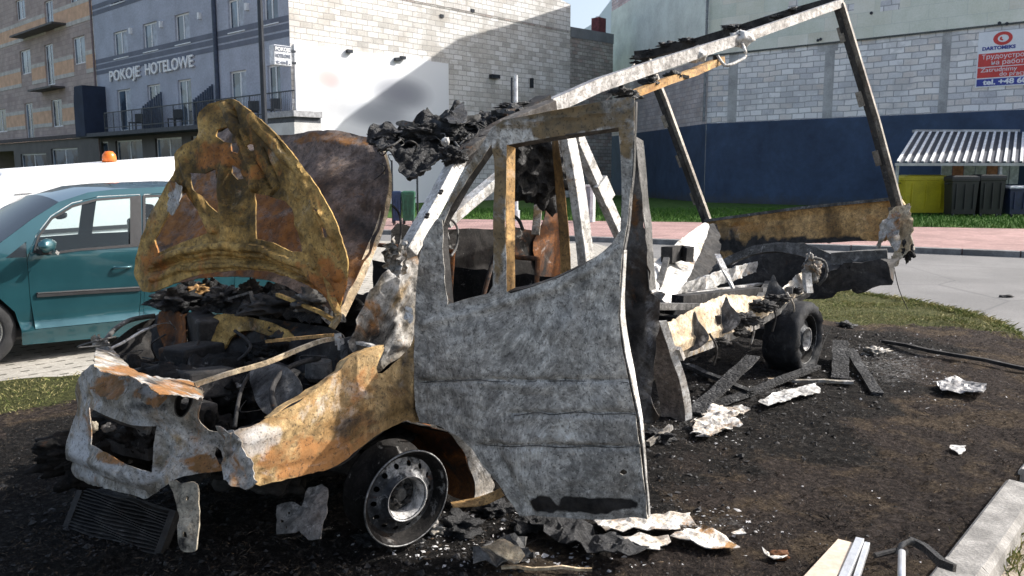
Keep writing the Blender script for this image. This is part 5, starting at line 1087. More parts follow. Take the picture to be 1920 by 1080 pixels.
for i,(t,s,z,a,b,c,mt) in enumerate(((.35,.7,.75,.25,.5,.25,B_dark),(.2,1.2,.85,.15,.4,.15,B_char),(.9,.6,.55,.22,.28,.25,B_dark),(.9,1.4,.55,.25,.28,.3,B_dark),(.6,.9,.45,.8,.8,.08,B_dark))): lump('charred_interior',V(t,s,z),(a,b,c),B_black,VAN,amp=.5,sc=3,seed=40+i,rot=VA)
for s,n_ in ((.35,'seat_frame'),(1.0,'seat_frame'),(1.5,'seat_frame')):
    m=MB(); 
    for k in (-.2,.2): m.tube([V(.95,s+k,.55),V(1.08,s+k,.9),V(1.15,s+k*.8,1.18)],.014)
    m.tube([V(1.15,s-.16,1.18),V(1.15,s+.16,1.18)],.014); m.tube([V(1.05,s-.2,.85),V(1.05,s+.2,.85)],.012); m.build(n_,B_rustd,VAN,smooth=True)
ribbon('bulkhead',[V(1.32,.1,.3),V(1.32,.1,.75),V(1.32,.1,1.05)],[V(1.32,1.8,.3),V(1.32,1.8,.75),V(1.32,1.8,1.05)],B_black,VAN,cross=16,dent=.03)
# roof: burnt crumple
SR=plane3((700,255,4.25),(1030,190,4.55),(800,330,3.95))
panel('charred_roof',[(690,252),(705,238),(725,228),(760,224),(790,212),(820,208),(848,205),(864,192),(868,212),(890,212),(935,208),(975,200),(1000,186),(1022,180),(1032,196),(985,218),(940,238),(915,266),(880,288),(858,302),(840,296),(825,300),(805,316),(785,330),(768,336),(752,318),(735,300),(712,292),(705,272)],SR,(0,0),B_char,VAN,step=.011,dent=.07,dsc=5,jag=.014,thick=.006)
for i,(x,y,d,a,b,c) in enumerate(((740,262,4.3,.12,.06,.04),(800,250,4.25,.14,.07,.05),(778,305,4.2,.07,.05,.05),(850,293,3.93,.06,.05,.04),(860,258,4.25,.10,.06,.04),(910,240,4.35,.12,.06,.03),(975,200,4.55,.12,.05,.02))): lump('charred_roof_lump',at(x,y,d),(a,b,c),B_char,VAN,amp=.6,sc=3.5,sub=5,seed=50+i,rot=.3)
beamp('roof_strip',[(935,212,4.35),(985,205,4.5),(1020,184,4.6)],.10,.03,B_dark,VAN,wob=.2); panel('roof_spike',[(838,222),(850,205),(866,188),(872,205),(876,228),(850,235)],plane3((838,222,4.2),(872,210,4.3),(850,235,4.15)),(0,0),B_char,VAN,step=.012,dent=.02,jag=.006)
lump('melted_blob',at(836,266,3.98),(.022,.02,.022),B_white,VAN,amp=.3,sub=3)
ribbon('roof_bow',[sidep(x,y,.3) for x,y in ((905,262),(960,240),(1040,215))],[sidep(x,y,.05) for x,y in ((905,285),(950,262),(1040,232))],B_front,VAN,dent=.02)
rs=random.Random(4)
for i in range(22):
    x,y=rs.uniform(705,930),0; y=318-(x-705)*.33+rs.uniform(-45,15); d=rs.uniform(3.98,4.3); p=[(x,y,d)]
    for k in range(3): p.append((p[-1][0]+rs.uniform(-16,14),p[-1][1]+rs.uniform(-6,16),p[-1][2]+rs.uniform(-.04,.04)))
    tubep('hanging_fibre',p,rs.uniform(.002,.006),B_dark if i%4 else B_steel,VAN,sub=3,seg=5)
for i,(x,y,rx,ry) in enumerate(((720,245,.07,.02),(765,232,.06,.02),(815,222,.07,.015),(890,222,.08,.02),(925,225,.05,.02),(955,210,.06,.015))): clump('curled_roof_skin',at(x,y,4.15+.03*i),rx,ry,B_steel if i%2 else B_char,VAN,300+i,.02,1)
# --- driver door, swung wide open
da=math.radians(-25.5); DD=Vector((math.cos(da),math.sin(da),0)); DN=Vector((DD.y,-DD.x,0))  # DN points to the camera
DH=V(.09,0,0)
def Sdoor(u,v,o=0):
    b=.035*math.sin(max(0,min(1,(v-.25)/.85))*math.pi)-.05*max(0,v-1.1)+.03*math.exp(-((u-1.0)/.08)**2)*(1 if v<1.2 else 0)*-1
    return DH+DD*u+DN*(b+o)+Vector((0,0,v))
dout=[(790,470),(800,440),(830,395),(868,330),(902,275),(922,240),(945,225),(1030,209),(1110,194),(1178,182),(1190,184),(1189,260),(1184,340),(1177,420),(1168,470),(1164,520),(1160,590),(1165,645),(1180,720),(1195,790),(1206,870),(1216,972),(1130,973),(1060,969),(976,966),(956,935),(938,905),(915,880),(890,845),(860,815),(826,797),(790,790),(781,760),(779,640),(781,540)]
dh1=[(836,572),(832,520),(828,470),(826,430),(845,388),(878,335),(905,300),(922,270),(927,300),(926,400),(924,535),(915,550),(875,560)]
dh2=[(950,272),(1000,263),(1050,255),(1110,246),(1160,239),(1163,300),(1166,380),(1164,432),(1143,463),(1100,494),(1050,520),(1000,538),(958,550),(950,546),(948,400)]
DOOR=panel('driver_door',dout,lambda u,v:Sdoor(u,v),(.5,1),B_grey,VAN,holes=[dh1,dh2,[(1163,880),(1169,876),(1176,880),(1176,885),(1169,888),(1163,885)],[(1045,852),(1048,852),(1048,855),(1045,855)],[(966,898),(969,898),(969,901),(966,901)],[(1172,905),(1175,905),(1175,908),(1172,908)],[(1170,856),(1173,856),(1173,859),(1170,859)]],curve=0,hcurve=1,step=.013,dent=.010,dsc=3.2,thick=.004,
  disp=lambda u,v,p: -ridge(p,[(790,716),(900,712),(1180,712)],4,.014)-ridge(p,[(960,775),(1100,774),(1196,776)],4,.014)-ridge(p,[(900,835),(1200,836)],4.5,.015)+ridge(p,[(795,606),(870,590),(945,568),(1040,540),(1110,505),(1160,465)],6,.010)-ridge(p,[(930,840),(960,900),(1000,962)],8,.014)+.008*sstep(560,620,p[1])-ridge(p,[(798,620),(800,780)],3.5,.008)-ridge(p,[(814,640),(818,780)],3,.006)-ridge(p,[(950,215),(1160,190)],6,-.01)+ridge(p,[(945,235),(1165,208)],3,.012)
   +.006*noise.noise(Vector((u*9,v*9,2)))+.004*noise.noise(Vector((u*2,v*30,5)))*(1 if p[1]>700 else 0),
  stains=[(1,1060,218,170,40,1.3),(1,1176,225,22,90,1.1),(1,880,320,70,110,1.),(1,935,380,18,160,1.2),(0,1120,946,66,16,2.2),(0,1020,945,24,17,2.2),(2,1060,600,70,60,.35),(0,1130,640,60,40,.15)])
def onD(px,py,o=0):
    u,v=invert(Sdoor,px,py,(.5,1)); return Sdoor(u,v,o)
EP=((1190,190,.02),(1189,260,.02),(1185,340,.02),(1178,420,.02),(1169,470,.022),(1165,520,.028),(1162,590,.05),(1168,645,.055),(1183,720,.045),(1198,790,.03),(1207,870,.012),(1216,970,.010))
ribbon('door_edge',[onD(x+(1 if y>500 else 0),y,-.002) for x,y,_ in EP[4:]],[onD(x,y,-o_)+DD*.006 for x,y,o_ in EP[4:]],B_white,DOOR,dent=.004)
ribbon('window_frame_edge',[onD(x,y,-.002) for x,y,_ in EP[:5]],[onD(x,y,-o_)+DD*.002 for x,y,o_ in EP[:5]],B_steel,DOOR,dent=.004)
for L in ([(790,716),(850,713),(900,712),(960,716),(1060,713),(1178,716)],[(965,778),(1010,773),(1040,776),(1090,771),(1125,776),(1165,774),(1194,778)],[(906,833),(960,836),(1000,834),(1050,838),(1110,835),(1150,838),(1203,836)]):
    A_=[onD(x,y,.0035) for x,y in L]; ribbon('door_crease',A_,[p-Vector((0,0,.0035)) for p in A_],B_steel,DOOR,dent=.0015,solid=.001,jag=.003,cross=2)
ribbon('window_return',[onD(x,y,-.003) for x,y in ((948,548),(948,400),(950,272))],[onD(x,y,-.045) for x,y in ((956,548),(956,400),(957,276))],B_brown,DOOR,dent=.002)
ribbon('window_return',[onD(x,y,-.003) for x,y in ((950,549),(1000,538),(1050,520),(1100,494),(1143,463),(1164,432),(1166,380))],[onD(x,y-5,-.045) for x,y in ((950,549),(1000,538),(1050,520),(1100,494),(1143,463),(1162,432),(1164,380))],B_dark,DOOR,dent=.004)
ribbon('window_return',[onD(x,y,-.003) for x,y in ((950,271),(1050,254),(1160,238))],[onD(x,y,-.045)-Vector((0,0,.012)) for x,y in ((950,271),(1050,254),(1160,238))],B_lining,DOOR,dent=.002)
ribbon('window_return',[onD(x,y,-.003) for x,y in ((836,572),(830,500),(826,430),(845,388),(878,335),(922,270))],[onD(x+5,y,-.04) for x,y in ((836,572),(830,500),(826,430),(845,388),(878,335),(922,270))],B_dark,DOOR,dent=.003)
panel('inner_panel',[(800,600),(900,575),(1000,548),(1100,505),(1150,470),(1165,520),(1160,620),(1175,700),(1195,800),(1205,950),(990,955),(950,900),(880,820),(800,780)],lambda u,v:Sdoor(u,v,-.075),(.5,.8),B_dark,DOOR,step=.04,dent=.01)
ribbon('door_hinge_side',[onD(x,y,-.002) for x,y in ((790,475),(781,560),(779,640),(781,760),(792,788))],[onD(x,y,-.06)+DD*.0 for x,y in ((790,475),(781,560),(779,640),(781,760),(792,788))],B_steel,DOOR,dent=.006)
panel('mirror_mount',[(793,470),(800,440),(822,410),(832,420),(830,470),(834,520),(838,575),(812,585),(798,560)],lambda u,v:Sdoor(u,v,.005),(.1,1.2),B_grey,DOOR,step=.014,dent=.006,dsc=8,jag=.003,stains=[(0,800,520,12,50,.6),(0,815,440,10,20,.4)])
# dark rear lining hanging behind the door edge
Sback=lambda u,v:Sdoor(u,v,-.30)
panel('rear_door_lining',[(1188,252),(1196,300),(1206,400),(1213,470),(1219,545),(1237,562),(1234,610),(1227,690),(1222,745),(1236,780),(1222,792),(1196,782),(1176,720),(1160,640),(1160,500),(1172,420),(1184,330)],Sback,(1,1),B_lining,VAN,step=.018,dent=.03,dsc=6,jag=.004,stains=[(1,1192,480,12,120,.8),(0,1195,620,14,100,.8),(2,1210,740,20,40,.5),(2,1218,600,10,60,.5)])
ribbon('rear_lining_edge',[Sback(*invert(Sback,x,y,(1,1))) for x,y in ((1190,255),(1199,330),(1207,410),(1213,480),(1218,545))],[Sback(*invert(Sback,x,y,(1,1)))-DN*.06 for x,y in ((1197,262),(1204,330),(1212,410),(1217,480),(1222,545))],B_steel,VAN)
# --- lower body behind the door: arch, sill
arcO=[(800,786),(830,788),(858,800),(884,826),(905,860),(920,895),(926,915),(900,940)]; arcI=[(812,802),(832,806),(852,822),(870,848),(882,878),(889,905),(890,925),(884,942)]
ribbon('arch_lip',[sidep(x,y,.03) for x,y in arcO],[sidep(x,y,.06) for x,y in arcI],B_white,VAN,dent=.008,jag=.004)
ribbon('arch_liner',[sidep(x,y,.062) for x,y in arcI],[sidep(x,y,.062)+vw*.5 for x,y in arcI],B_rustd,VAN,dent=.02)
ribbon('front_arch_liner',[sidep(x,y,.07) for x,y in ((480,900),(560,890),(640,868),(700,822),(760,790),(812,800))],[sidep(x,y,.07)+vw*.55 for x,y in ((480,900),(560,890),(640,868),(700,822),(760,790),(812,800))],B_dark,VAN,dent=.02)
beamp('sill',[V(.75,.3,.18),V(1.3,.3,.2)],.12,.10,B_dark,VAN,wob=.2)
ribbon('sill_strip',[at(845,942,3.62),at(900,932,3.6),at(940,915,3.6)],[at(850,952,3.55),at(905,948,3.55),at(945,930,3.5)],B_brown,VAN)
for i,(t,s,z,a,b,c) in enumerate(((-.1,1.0,.25,.35,.5,.16),(.4,1.0,.3,.4,.6,.15),(-.4,1.1,.35,.2,.5,.1),(1.2,.9,.25,.5,.5,.15))): lump('underbody',V(t,s,z),(a,b,c),B_dark,VAN,amp=.4,sc=3,seed=60+i,rot=VA)
# bracket, legs under the nose
panel('bumper_bracket',[(318,904),(340,905),(372,908),(374,950),(371,1000),(368,1032),(352,1034),(340,1026),(338,985),(328,940)],plane3((320,906,3.0),(374,908,2.95),(345,1030,2.92)),(0,0),B_tan2,VAN,holes=[[(351,930),(356,932),(356,938),(351,938)],[(348,996),(354,998),(354,1008),(348,1006)]],hcurve=1,step=.012,dent=.012,dsc=9,jag=.003,thick=.006,stains=[(0,330,920,12,30,.6),(0,345,1020,10,14,.6)])
panel('engine_mount_plate',[(520,950),(545,940),(568,950),(578,918),(604,908),(614,915),(612,960),(602,990),(600,1010),(578,1012),(560,995),(545,1000),(518,1003)],plane3((520,950,3.35),(610,930,3.25),(560,1010,3.15)),(0,0),B_steel,VAN,holes=[[(540,960),(544,960),(544,965),(540,965)],[(527,975),(532,975),(532,980),(527,980)],[(537,988),(541,988),(541,993),(537,993)]],hcurve=0,curve=0,step=.014,dent=.012,dsc=8,jag=.003)
# --- front wheel: bare steel rim
def wheelM(c,az,camber=0): return Matrix.Translation(c)@Matrix.Rotation(az,4,'Z')@Matrix.Rotation(camber,4,'Y')
B_rim=burnt('burnt rim steel',[(.016,.018,.022),(.03,.033,.038),(.05,.053,.058),(.022,.022,.025)],rust=.05,ash=.08,char=.1,ac=(.50,.50,.50),scale=9,rough=.6,metal=.4)
B_flange=burnt('bare rim flange',[(.10,.10,.10),(.20,.20,.20),(.28,.28,.28)],ash=.2,char=.35,scale=9,metal=.5,rough=.5)
B_hub=burnt('ash grey hub ring',[(.30,.29,.29),(.45,.44,.43),(.55,.54,.53)],rust=.05,ash=.3,char=.12,scale=12,metal=.2)
def steel_wheel(name,c,az,R0,parent,camber=0,hub=True,holes=14):
    w=empty(name,(0,0,0)); w.parent=parent; w.location=mat_of(parent).inverted()@c; M=wheelM(c,az,camber); k=R0/.219
    r_=MB(); pr=[(.219,.0),(.222,.003),(.219,.008),(.205,.010),(.200,.022),(.196,.040),(.168,.060),(.160,.085),(.166,.112),(.196,.128),(.202,.165),(.219,.172),(.222,.178),(.216,.180),(.198,.172),(.190,.132),(.160,.114),(.155,.085),(.162,.058),(.192,.036),(.196,.016),(.208,.003)]
    r_.lathe([(a*k,-b) for a,b in pr],M,64); rim=r_.build('rim',B_black,w,smooth=True)
    # disc with vent holes
    def circ(cx,cy,r,n): return [(cx+r*math.cos(2*math.pi*i/n),cy+r*math.sin(2*math.pi*i/n)) for i in range(n)]
    def Sd(u,v):
        q=math.hypot(u,v); x=-.050 if q>.168*k else -.050+.018*sstep(.168*k,.125*k,q)+(.030*sstep(.120*k,.098*k,q) if q<.12*k else 0)
        return M@Vector((x,u,v))
    hs_=[circ(.148*k*math.cos(2*math.pi*i/holes),.148*k*math.sin(2*math.pi*i/holes),.0125*k,12) for i in range(holes)]+[circ(0,0,.094*k,36)]
    panel('disc',circ(0,0,.178*k,64),Sd,(0,0),B_rim,w,holes=hs_,uvspace=True,curve=0,step=.009,dent=.001,thick=.004,stains=[(2,proj(c)[0]+10,proj(c)[1]-60,60,22,.8)] if hub else ())
    fl=MB(); fl.lathe([(.2165*k,.0045),(.2215*k,.001),(.2205*k,-.004),(.213*k,.0015)],M,72); fl.build('flange',B_flange,w,smooth=True)
    h=MB(); h.lathe([(.094*k,-.002),(.104*k,.004),(.100*k,.002),(.094*k,-.012),(.086*k,-.045),(.082*k,-.075),(.078*k,-.07),(.086*k,-.02)],M,48); h.build('hub_ring',B_hub,w,smooth=True)
    h=MB(); h.lathe([(.001,-.055),(.030*k,-.05),(.034*k,-.06),(.040*k,-.075),(.085*k,-.080),(.085*k,-.09),(.001,-.09)],M,30,closed=False)
    for i in range(6):
        a=2*math.pi*i/6+.3; p=Vector((-.075,.058*k*math.cos(a),.058*k*math.sin(a))); h.lathe([(.001,.022),(.009,.02),(.011,.0),(.013,-.005)],M@Matrix.Translation(p),8,closed=False)
    h.build('hub',B_steel,w)
    if hub:
        for i in range(7):
            a=2*math.pi*i/7; lump('hub_slag',M@Vector((-.055,.055*math.cos(a)*random.uniform(.6,1.1),.055*math.sin(a)*random.uniform(.6,1.1))),(.016,.016,.014),B_dark,w,amp=.7,sub=3,seed=i)
        d=MB(); d.lathe([(.001,-.13),(.14,-.13),(.14,-.15),(.001,-.15)],M,40,closed=False); d.build('brake_disc',B_dark,w)
    return w,M
fwc=sidep(764,935,-.0); fwc=at(764,935,3.62)
steel_wheel('wheel',fwc,math.radians(-49),.216,VAN,camber=math.radians(3))
# rear wheels with burnt tyre
rwc=at(1513,636,6.92)
def tyre_on(w,M,R0,R1,wd):
    t=MB(); t.lathe([(R0,.01),(R0+.02,.03),(R1-.05,.035),(R1-.012,.02),(R1,-.01),(R1+.002,-wd*.5),(R1,-wd+.01),(R1-.02,-wd-.02),(R0+.02,-wd-.02),(R0,-wd)],M,56)
    o=t.build('tyre',B_dark if False else burnt_tyre,w,smooth=True); tx=bpy.data.textures.new('tyre wrinkle','CLOUDS'); tx.noise_scale=.07; ds=o.modifiers.new('wrinkle','DISPLACE'); ds.texture=tx; ds.strength=.05; ds.mid_level=.5; return o
burnt_tyre=burnt('burnt tyre rubber',[(.010,.011,.013),(.018,.019,.022),(.03,.031,.034)],rust=0,ash=.08,char=.1,ac=(.14,.14,.14),scale=7,rough=.8,spec=.25)
rw,RM=steel_wheel('wheel',rwc,math.radians(-41),.205,VAN,hub=False,holes=10); tyre_on(rw,RM,.205,.305,.24)
rw2,RM2=steel_wheel('wheel',rwc+vw*1.65+Vector((0,0,-.02)),math.radians(139),.205,VAN,hub=False,holes=10); tyre_on(rw2,RM2,.205,.305,.24)
beamp('rear_axle',[rwc+vw*.2,rwc+vw*1.45],.1,.1,B_dark,VAN)
# --- chassis and collapsed box
Srail=lambda u,v: V(u,.12+.04*math.sin(u*5),v)
def on(px,py,s): return sidep(px,py,s)
panel('chassis_rail',[(1245,612),(1280,590),(1335,560),(1370,552),(1420,556),(1460,545),(1495,515),(1514,512),(1516,545),(1480,565),(1440,590),(1400,612),(1350,632),(1300,650),(1268,664),(1250,650)],lambda u,v:V(u,.15+.35*(v-.7),v),(3,.6),B_tan,VAN,step=.025,dent=.008,dsc=2,jag=.008,thick=.006,disp=lambda u,v,p:ridge(p,[(1270,645),(1340,622),(1440,575),(1510,535)],5,.02),stains=[(0,1460,575,50,18,.8),(2,1490,530,30,20,.8),(2,1350,570,60,12,.5)])
beamp('rail_flange',[on(1262,668,.1),on(1340,640,.1),on(1420,605,.1)],.04,.07,B_front,VAN,wob=.15)
beamp('rail_flange',[on(1425,602,.12),on(1470,575,.12),on(1515,548,.12)],.05,.05,B_steel,VAN,wob=.25)
for x,y,h in ((1303,622,38),(1362,590,34),(1450,548,34)):
    panel('rail_outrigger',[(x-22,y+34),(x-14,y+4),(x-6,y-h*.6),(x,y-h),(x+8,y-h*.5),(x+20,y-4),(x+26,y+14),(x+4,y+34)],plane3((x-20,y+20,depth(on(x,y,.1))-.02),(x+25,y+10,depth(on(x,y,.1))-.1),(x,y-30,depth(on(x,y,.1))+.02)),(0,0),B_steel,VAN,step=.025,dent=.02,dsc=7,thick=.005,stains=[(0,x,y+10,16,16,.7),(2,x+15,y+20,12,14,.6)])
for i,(x,y,s,a) in enumerate(((1395,600,.0,.16),(1430,575,.05,.14),(1460,560,.0,.12),(1340,640,.1,.12),(1375,620,.1,.14),(1490,545,.1,.09))): lump('burnt_chassis_part',on(x,y,s),(a*.75,a*.4,a*.3),B_dark,VAN,amp=.7,sc=4,seed=70+i)
beamp('tank_strap',[on(1345,478,.9),on(1358,505,.7),on(1375,542,.6)],.05,.02,B_white,VAN,sub=3)
beamp('cross_member',[on(1270,565,.4),on(1420,548,.4)],.10,.09,B_dark,VAN); beamp('cross_member',[on(1225,574,.3),on(1310,575,.3),on(1328,584,.25)],.05,.05,B_steel,VAN,wob=.2)
panel('inner_rail',[(1268,550),(1290,528),(1330,515),(1380,500),(1440,487),(1450,495),(1400,515),(1360,530),(1310,548),(1280,560)],lambda u,v:V(u,.95,v),(4,.8),B_white,VAN,step=.03,dent=.04,dsc=3,jag=.006,thick=.02)
panel('rear_arch',[(1325,520),(1350,490),(1400,466),(1455,456),(1515,460),(1560,478),(1590,505),(1600,530),(1575,528),(1550,505),(1515,485),(1470,474),(1420,476),(1375,492),(1345,515)],plane3((1330,520,8.1),(1590,520,7.6),(1460,460,7.9)),(0,0),B_steel,VAN,step=.03,dent=.02,dsc=3,thick=.05,stains=[(0,1460,465,200,60,.35)])
panel('arch_cavity',[(1345,515),(1375,492),(1420,476),(1470,474),(1515,485),(1550,505),(1570,530),(1560,556),(1500,560),(1400,556),(1350,545)],plane3((1345,520,8.5),(1560,530,8.0),(1460,475,8.3)),(0,0),B_dark,VAN,step=.06,dent=.06,dsc=3)
beamp('far_rail',[on(1285,560,.9),on(1420,540,.9),on(1530,522,.9)],.07,.10,B_steel,VAN)
beamp('far_rail_top',[on(1290,552,.86),on(1420,533,.86),on(1520,516,.86)],.05,.02,B_white,VAN)
for k_,(xa,ya,xb,yb2) in enumerate(((1345,600,1372,548),(1420,570,1440,530),(1480,545,1505,512))): beamp('cross_member',[on(xa,ya,.1),on(xb,yb2,.85)],.05,.06,B_steel if k_ else B_dark,VAN)
for k_,(x,y) in enumerate(((1400,585),(1440,562),(1475,548),(1330,625))): tubep('hanging_line',[on(x,y,.05),on(x+14,y+28,.0),on(x+8,y+60,.02)],.008,B_dark if k_%2 else B_front,VAN)
panel('rear_tank',[(1560,500),(1600,492),(1668,488),(1672,505),(1670,531),(1600,538),(1545,545),(1545,520)],plane3((1560,510,7.35),(1670,500,7.15),(1600,540,7.3)),(0,0),B_dark,VAN,step=.04,dent=.03,dsc=4,thick=.25)
beamp('rear_cross_member',[(1560,485,7.4),(1610,482,7.3),(1664,478,7.2)],.12,.10,B_steel,VAN,wob=.15)
lump('rail_end',at(1522,505,7.15),(.07,.07,.12),B_front,VAN,amp=.6,sc=4,seed=77); beamp('rail_end_plate',[(1512,512,7.1),(1516,550,7.08)],.06,.05,B_white,VAN); tubep('air_line',[(1505,500,7.2),(1520,485,7.1),(1545,490,7.1),(1550,515,7.1),(1535,535,7.15)],.012,B_steel,VAN)
# front sheet of the box, lying slanted
panel('box_front_sheet',[(1222,500),(1262,462),(1300,432),(1328,418),(1322,450),(1305,490),(1290,522),(1272,548),(1262,575),(1235,562),(1222,545)],plane3((1225,540,6.6),(1328,418,8.6),(1300,520,7.2)),(0,0),B_white,VAN,step=.035,dent=.03,dsc=2.5,jag=.004,stains=[(1,1300,470,24,40,.55),(0,1265,500,10,18,.5)])
beamp('sheet_bracket',[(1250,478,7.1),(1272,474,7.3),(1294,478,7.2)],.10,.13,B_dark,VAN,wob=.1); beamp('sheet_fold',[(1250,485,7.0),(1240,520,6.8),(1232,545,6.6)],.05,.03,B_steel,VAN)
panel('dark_gusset',[(1322,425),(1345,420),(1350,460),(1340,500),(1310,530),(1296,545),(1290,520),(1306,480)],plane3((1325,425,8.8),(1350,450,8.7),(1300,540,7.6)),(0,0),B_dark,VAN,step=.05,dent=.04,dsc=3)
clump('ash_clump',at(1228,560,6.3),.12,.08,B_front,VAN,79,.06,2)
rearp=[(1322,414),(1400,404),(1500,391),(1600,380),(1690,372),(1702,392),(1690,420),(1660,452),(1600,452),(1540,456),(1460,456),(1400,468),(1350,492),(1338,470),(1330,440)]
panel('rear_panel',rearp,plane3((1322,420,9.2),(1690,390,7.8),(1500,460,8.45)),(0,0),B_brown,VAN,step=.04,dent=.04,dsc=1.6,thick=.02,curve=1,disp=lambda u,v,p:ridge(p,[(1330,430),(1500,405),(1690,388)],6,.03),stains=[(0,1350,450,40,40,.9),(0,1500,462,180,18,1.6),(0,1450,430,60,14,.3),(1,1400,425,60,12,.7)])
beamp('panel_top_edge',[(1322,414,9.18),(1500,390,8.45),(1690,371,7.78)],.04,.03,B_steel,VAN)
for k,(o_,st) in enumerate((([(1698,385),(1706,382),(1712,420),(1708,470),(1695,478),(1680,500),(1668,500),(1676,470),(1664,450),(1660,425),(1670,400),(1685,390)],[(0,1690,440,10,20,.8)]),([(1660,440),(1650,470),(1640,480),(1645,450),(1655,415),(1680,395),(1690,400),(1682,430),(1690,455),(1678,470)],[(1,1680,410,14,14,.5)]))):
    panel('crumpled_corner',o_,plane3((1664,450,7.65-.1*k),(1710,420,7.55-.1*k),(1675,490,7.55-.1*k)),(0,0),B_tan if k==0 else B_front,VAN,step=.018,dent=.05,dsc=5,jag=.010,curve=0,stains=st)
lump('burnt_latch',at(1702,468,7.55),(.05,.05,.10),B_dark,VAN,amp=.7,seed=80)
# upright frame
B_post=burnt('dull brown grey profile',[(.10,.085,.07),(.16,.14,.12),(.22,.20,.17)],rust=.03,ash=.1,char=.08,ac=(.35,.33,.31),scale=3,metal=.4,rough=.55)
def frame_post(pts,w=.06):
    p=P3(*pts); m=MB(); m.beam(p,w,.05,up=tuple(vr)); o=m.build('frame_post',B_post,VAN); m=MB(); m.beam([q-vr*.035+vw*.025 for q in p],.045,.03,up=tuple(vr)); m.build('post_seal',B_dark,o)
    L=len(p)
    for t in (.12,.38,.62,.85):
        a=p[0].lerp(p[-1],t)-vr*.02+vw*.05; d=(p[-1]-p[0]).normalized(); m=MB(); m.beam([a-d*.07,a+d*.07],.05,.04,up=tuple(vr)); m.build('hinge_block',B_post,o)
frame_post([(1212,108,9.05),(1245,190,9.1),(1328,418,9.2)],.085); frame_post([(1574,8,7.6),(1640,225,7.7),(1706,470,7.75)],.085)
beamp('box_top_rail',[(1032,200,4.75),(1120,160,5.15),(1240,120,5.75),(1380,75,6.5),(1577,6,7.6)],.05,[.085,.085,.085,.08,.07],B_rail,VAN,up=tuple(Vector((0,0,1))))
beamp('rail_under_edge',[(1185,178,5.5),(1250,152,5.8),(1300,136,6.1),(1352,112,6.4)],.06,.05,B_brown,VAN,wob=.15)
tb=beamp('box_rear_top_bar',[(1190,104,8.9),(1225,100,8.85),(1300,82,8.55),(1390,56,8.2),(1480,28,7.9),(1570,2,7.6)],.09,.085,B_dark,VAN,wob=.1)
for i,(x,y,d,a) in enumerate(((1205,108,8.9,.08),(1225,98,8.85,.09),(1262,84,8.7,.10),(1295,76,8.5,.08),(1380,52,8.2,.09),(1395,58,8.1,.06),(1500,20,7.8,.08),(1460,32,7.9,.05),(1195,118,8.9,.05),(1420,50,8.1,.05))): lump('charred_remnant',at(x,y,d),(a*1.5,a*.5,a*.35),B_char,tb,amp=.6,sc=4,sub=4,seed=90+i)
for i,pts in enumerate((((1190,120,8.8),(1170,140,8),(1150,155,7)),((1262,100,8.5),(1245,128,7.5),(1225,140,6.5)),((1270,110,7.8),(1300,90,8),(1310,85,8.2)))): tubep('wire',pts,.008,B_front if i<1 else B_dark,VAN)
lump('melted_joint',at(1388,72,6.52),(.09,.07,.06),B_white,VAN,amp=.5,sub=3,seed=4); lump('melted_joint',at(1307,105,6.1),(.07,.05,.05),B_white,VAN,amp=.4,sub=3,seed=6)
tubep('grab_handle',[(1345,104,6.3),(1352,115,6.3),(1364,123,6.3),(1396,108,6.4),(1397,95,6.4),(1390,80,6.5)],.012,B_white,VAN,sub=3)
beamp('hanging_tab',[(1341,104,6.3),(1341,126,6.3)],.03,.01,B_dark,VAN); beamp('broken_strip',[(1265,140,5.9),(1290,145,5.95)],.03,.02,B_dark,VAN)
for i,(x,y,d) in enumerate(((1165,172,5.4),(1182,180,5.45),(1220,155,5.7),(1262,140,5.9))): lump('charred_remnant',at(x,y,d),(.07,.05,.03),B_char,VAN,amp=.8,sub=3,seed=110+i)
# pale curved hoop leaning at the back of the cab
hp=[(1236,602),(1248,640),(1262,680),(1276,725),(1283,765),(1284,800),(1276,818)]
A=[on(x,y,-.0) for x,y in hp]; Bo=[on(x+w_,y,-.0)+vr*.05 for (x,y),w_ in zip(hp,(2,12,14,12,10,8,4))]
ribbon('hoop_face',A,[a+vr*.055-vw*.02 for a in A],B_white,VAN,dent=.004,solid=.006); ribbon('hoop_side',A,[a+vw*.16-vr*.04 for a in A],B_post0,VAN,dent=.004,solid=.006)  # sunlit face pale, turned-away side darker: its shade is in the material colour
beamp('hoop_plate',[on(1262,655,-.02)+vr*.05,on(1270,675,-.02)+vr*.05],.05,.03,B_white,VAN)
beamp('lower_strut',[(1215,832,5.0),(1245,812,5.1),(1258,800,5.15)],.03,.03,B_front,VAN)
tubep('hanging_wire',[(1672,480,7.4),(1685,540,7.6),(1702,580,7.8)],.004,B_dark,VAN); tubep('hanging_wire',[(1560,612,7.0),(1545,640,6.9),(1528,690,6.7)],.003,B_dark,VAN)
# ------------------------------------------------------------------ loose debris, each piece a thing of its own
def gp(px,py,up=0): 
    g=gnd(px,py); g=gnd(px,py,hgt(g.x,g.y)+up); return g
def board(name,a,b,w,th,mat,lab,cat,group=None,za=.02,zb=.02,wob=.08,sub=1):
    pa,pb=gp(*a,za),gp(*b,zb); n=6; pts=[pa.lerp(pb,i/n)+Vector((0,0,.006*math.sin(i*2))) for i in range(n+1)]
    m=MB(); m.beam(pts,w,th,wob=wob); v=m.v; c=sum(v,Vector())/len(v); c.z=min(q.z for q in v)
    m.v=[q-c for q in v]; o=m.build(name,mat,None); o.location=c; return tag(o,lab,cat,group)
G='charred boards behind the cab'
board('charred_board',(1300,775),(1412,668),.11,.02,B_wood,'widest charred board leaning up from behind the pale hoop towards the rear wheel','board',G,.02,.2)
board('charred_board',(1330,765),(1532,686),.075,.03,B_wood,'long cracked charred board ending in front of the rear wheel','board',G,.03,.08)
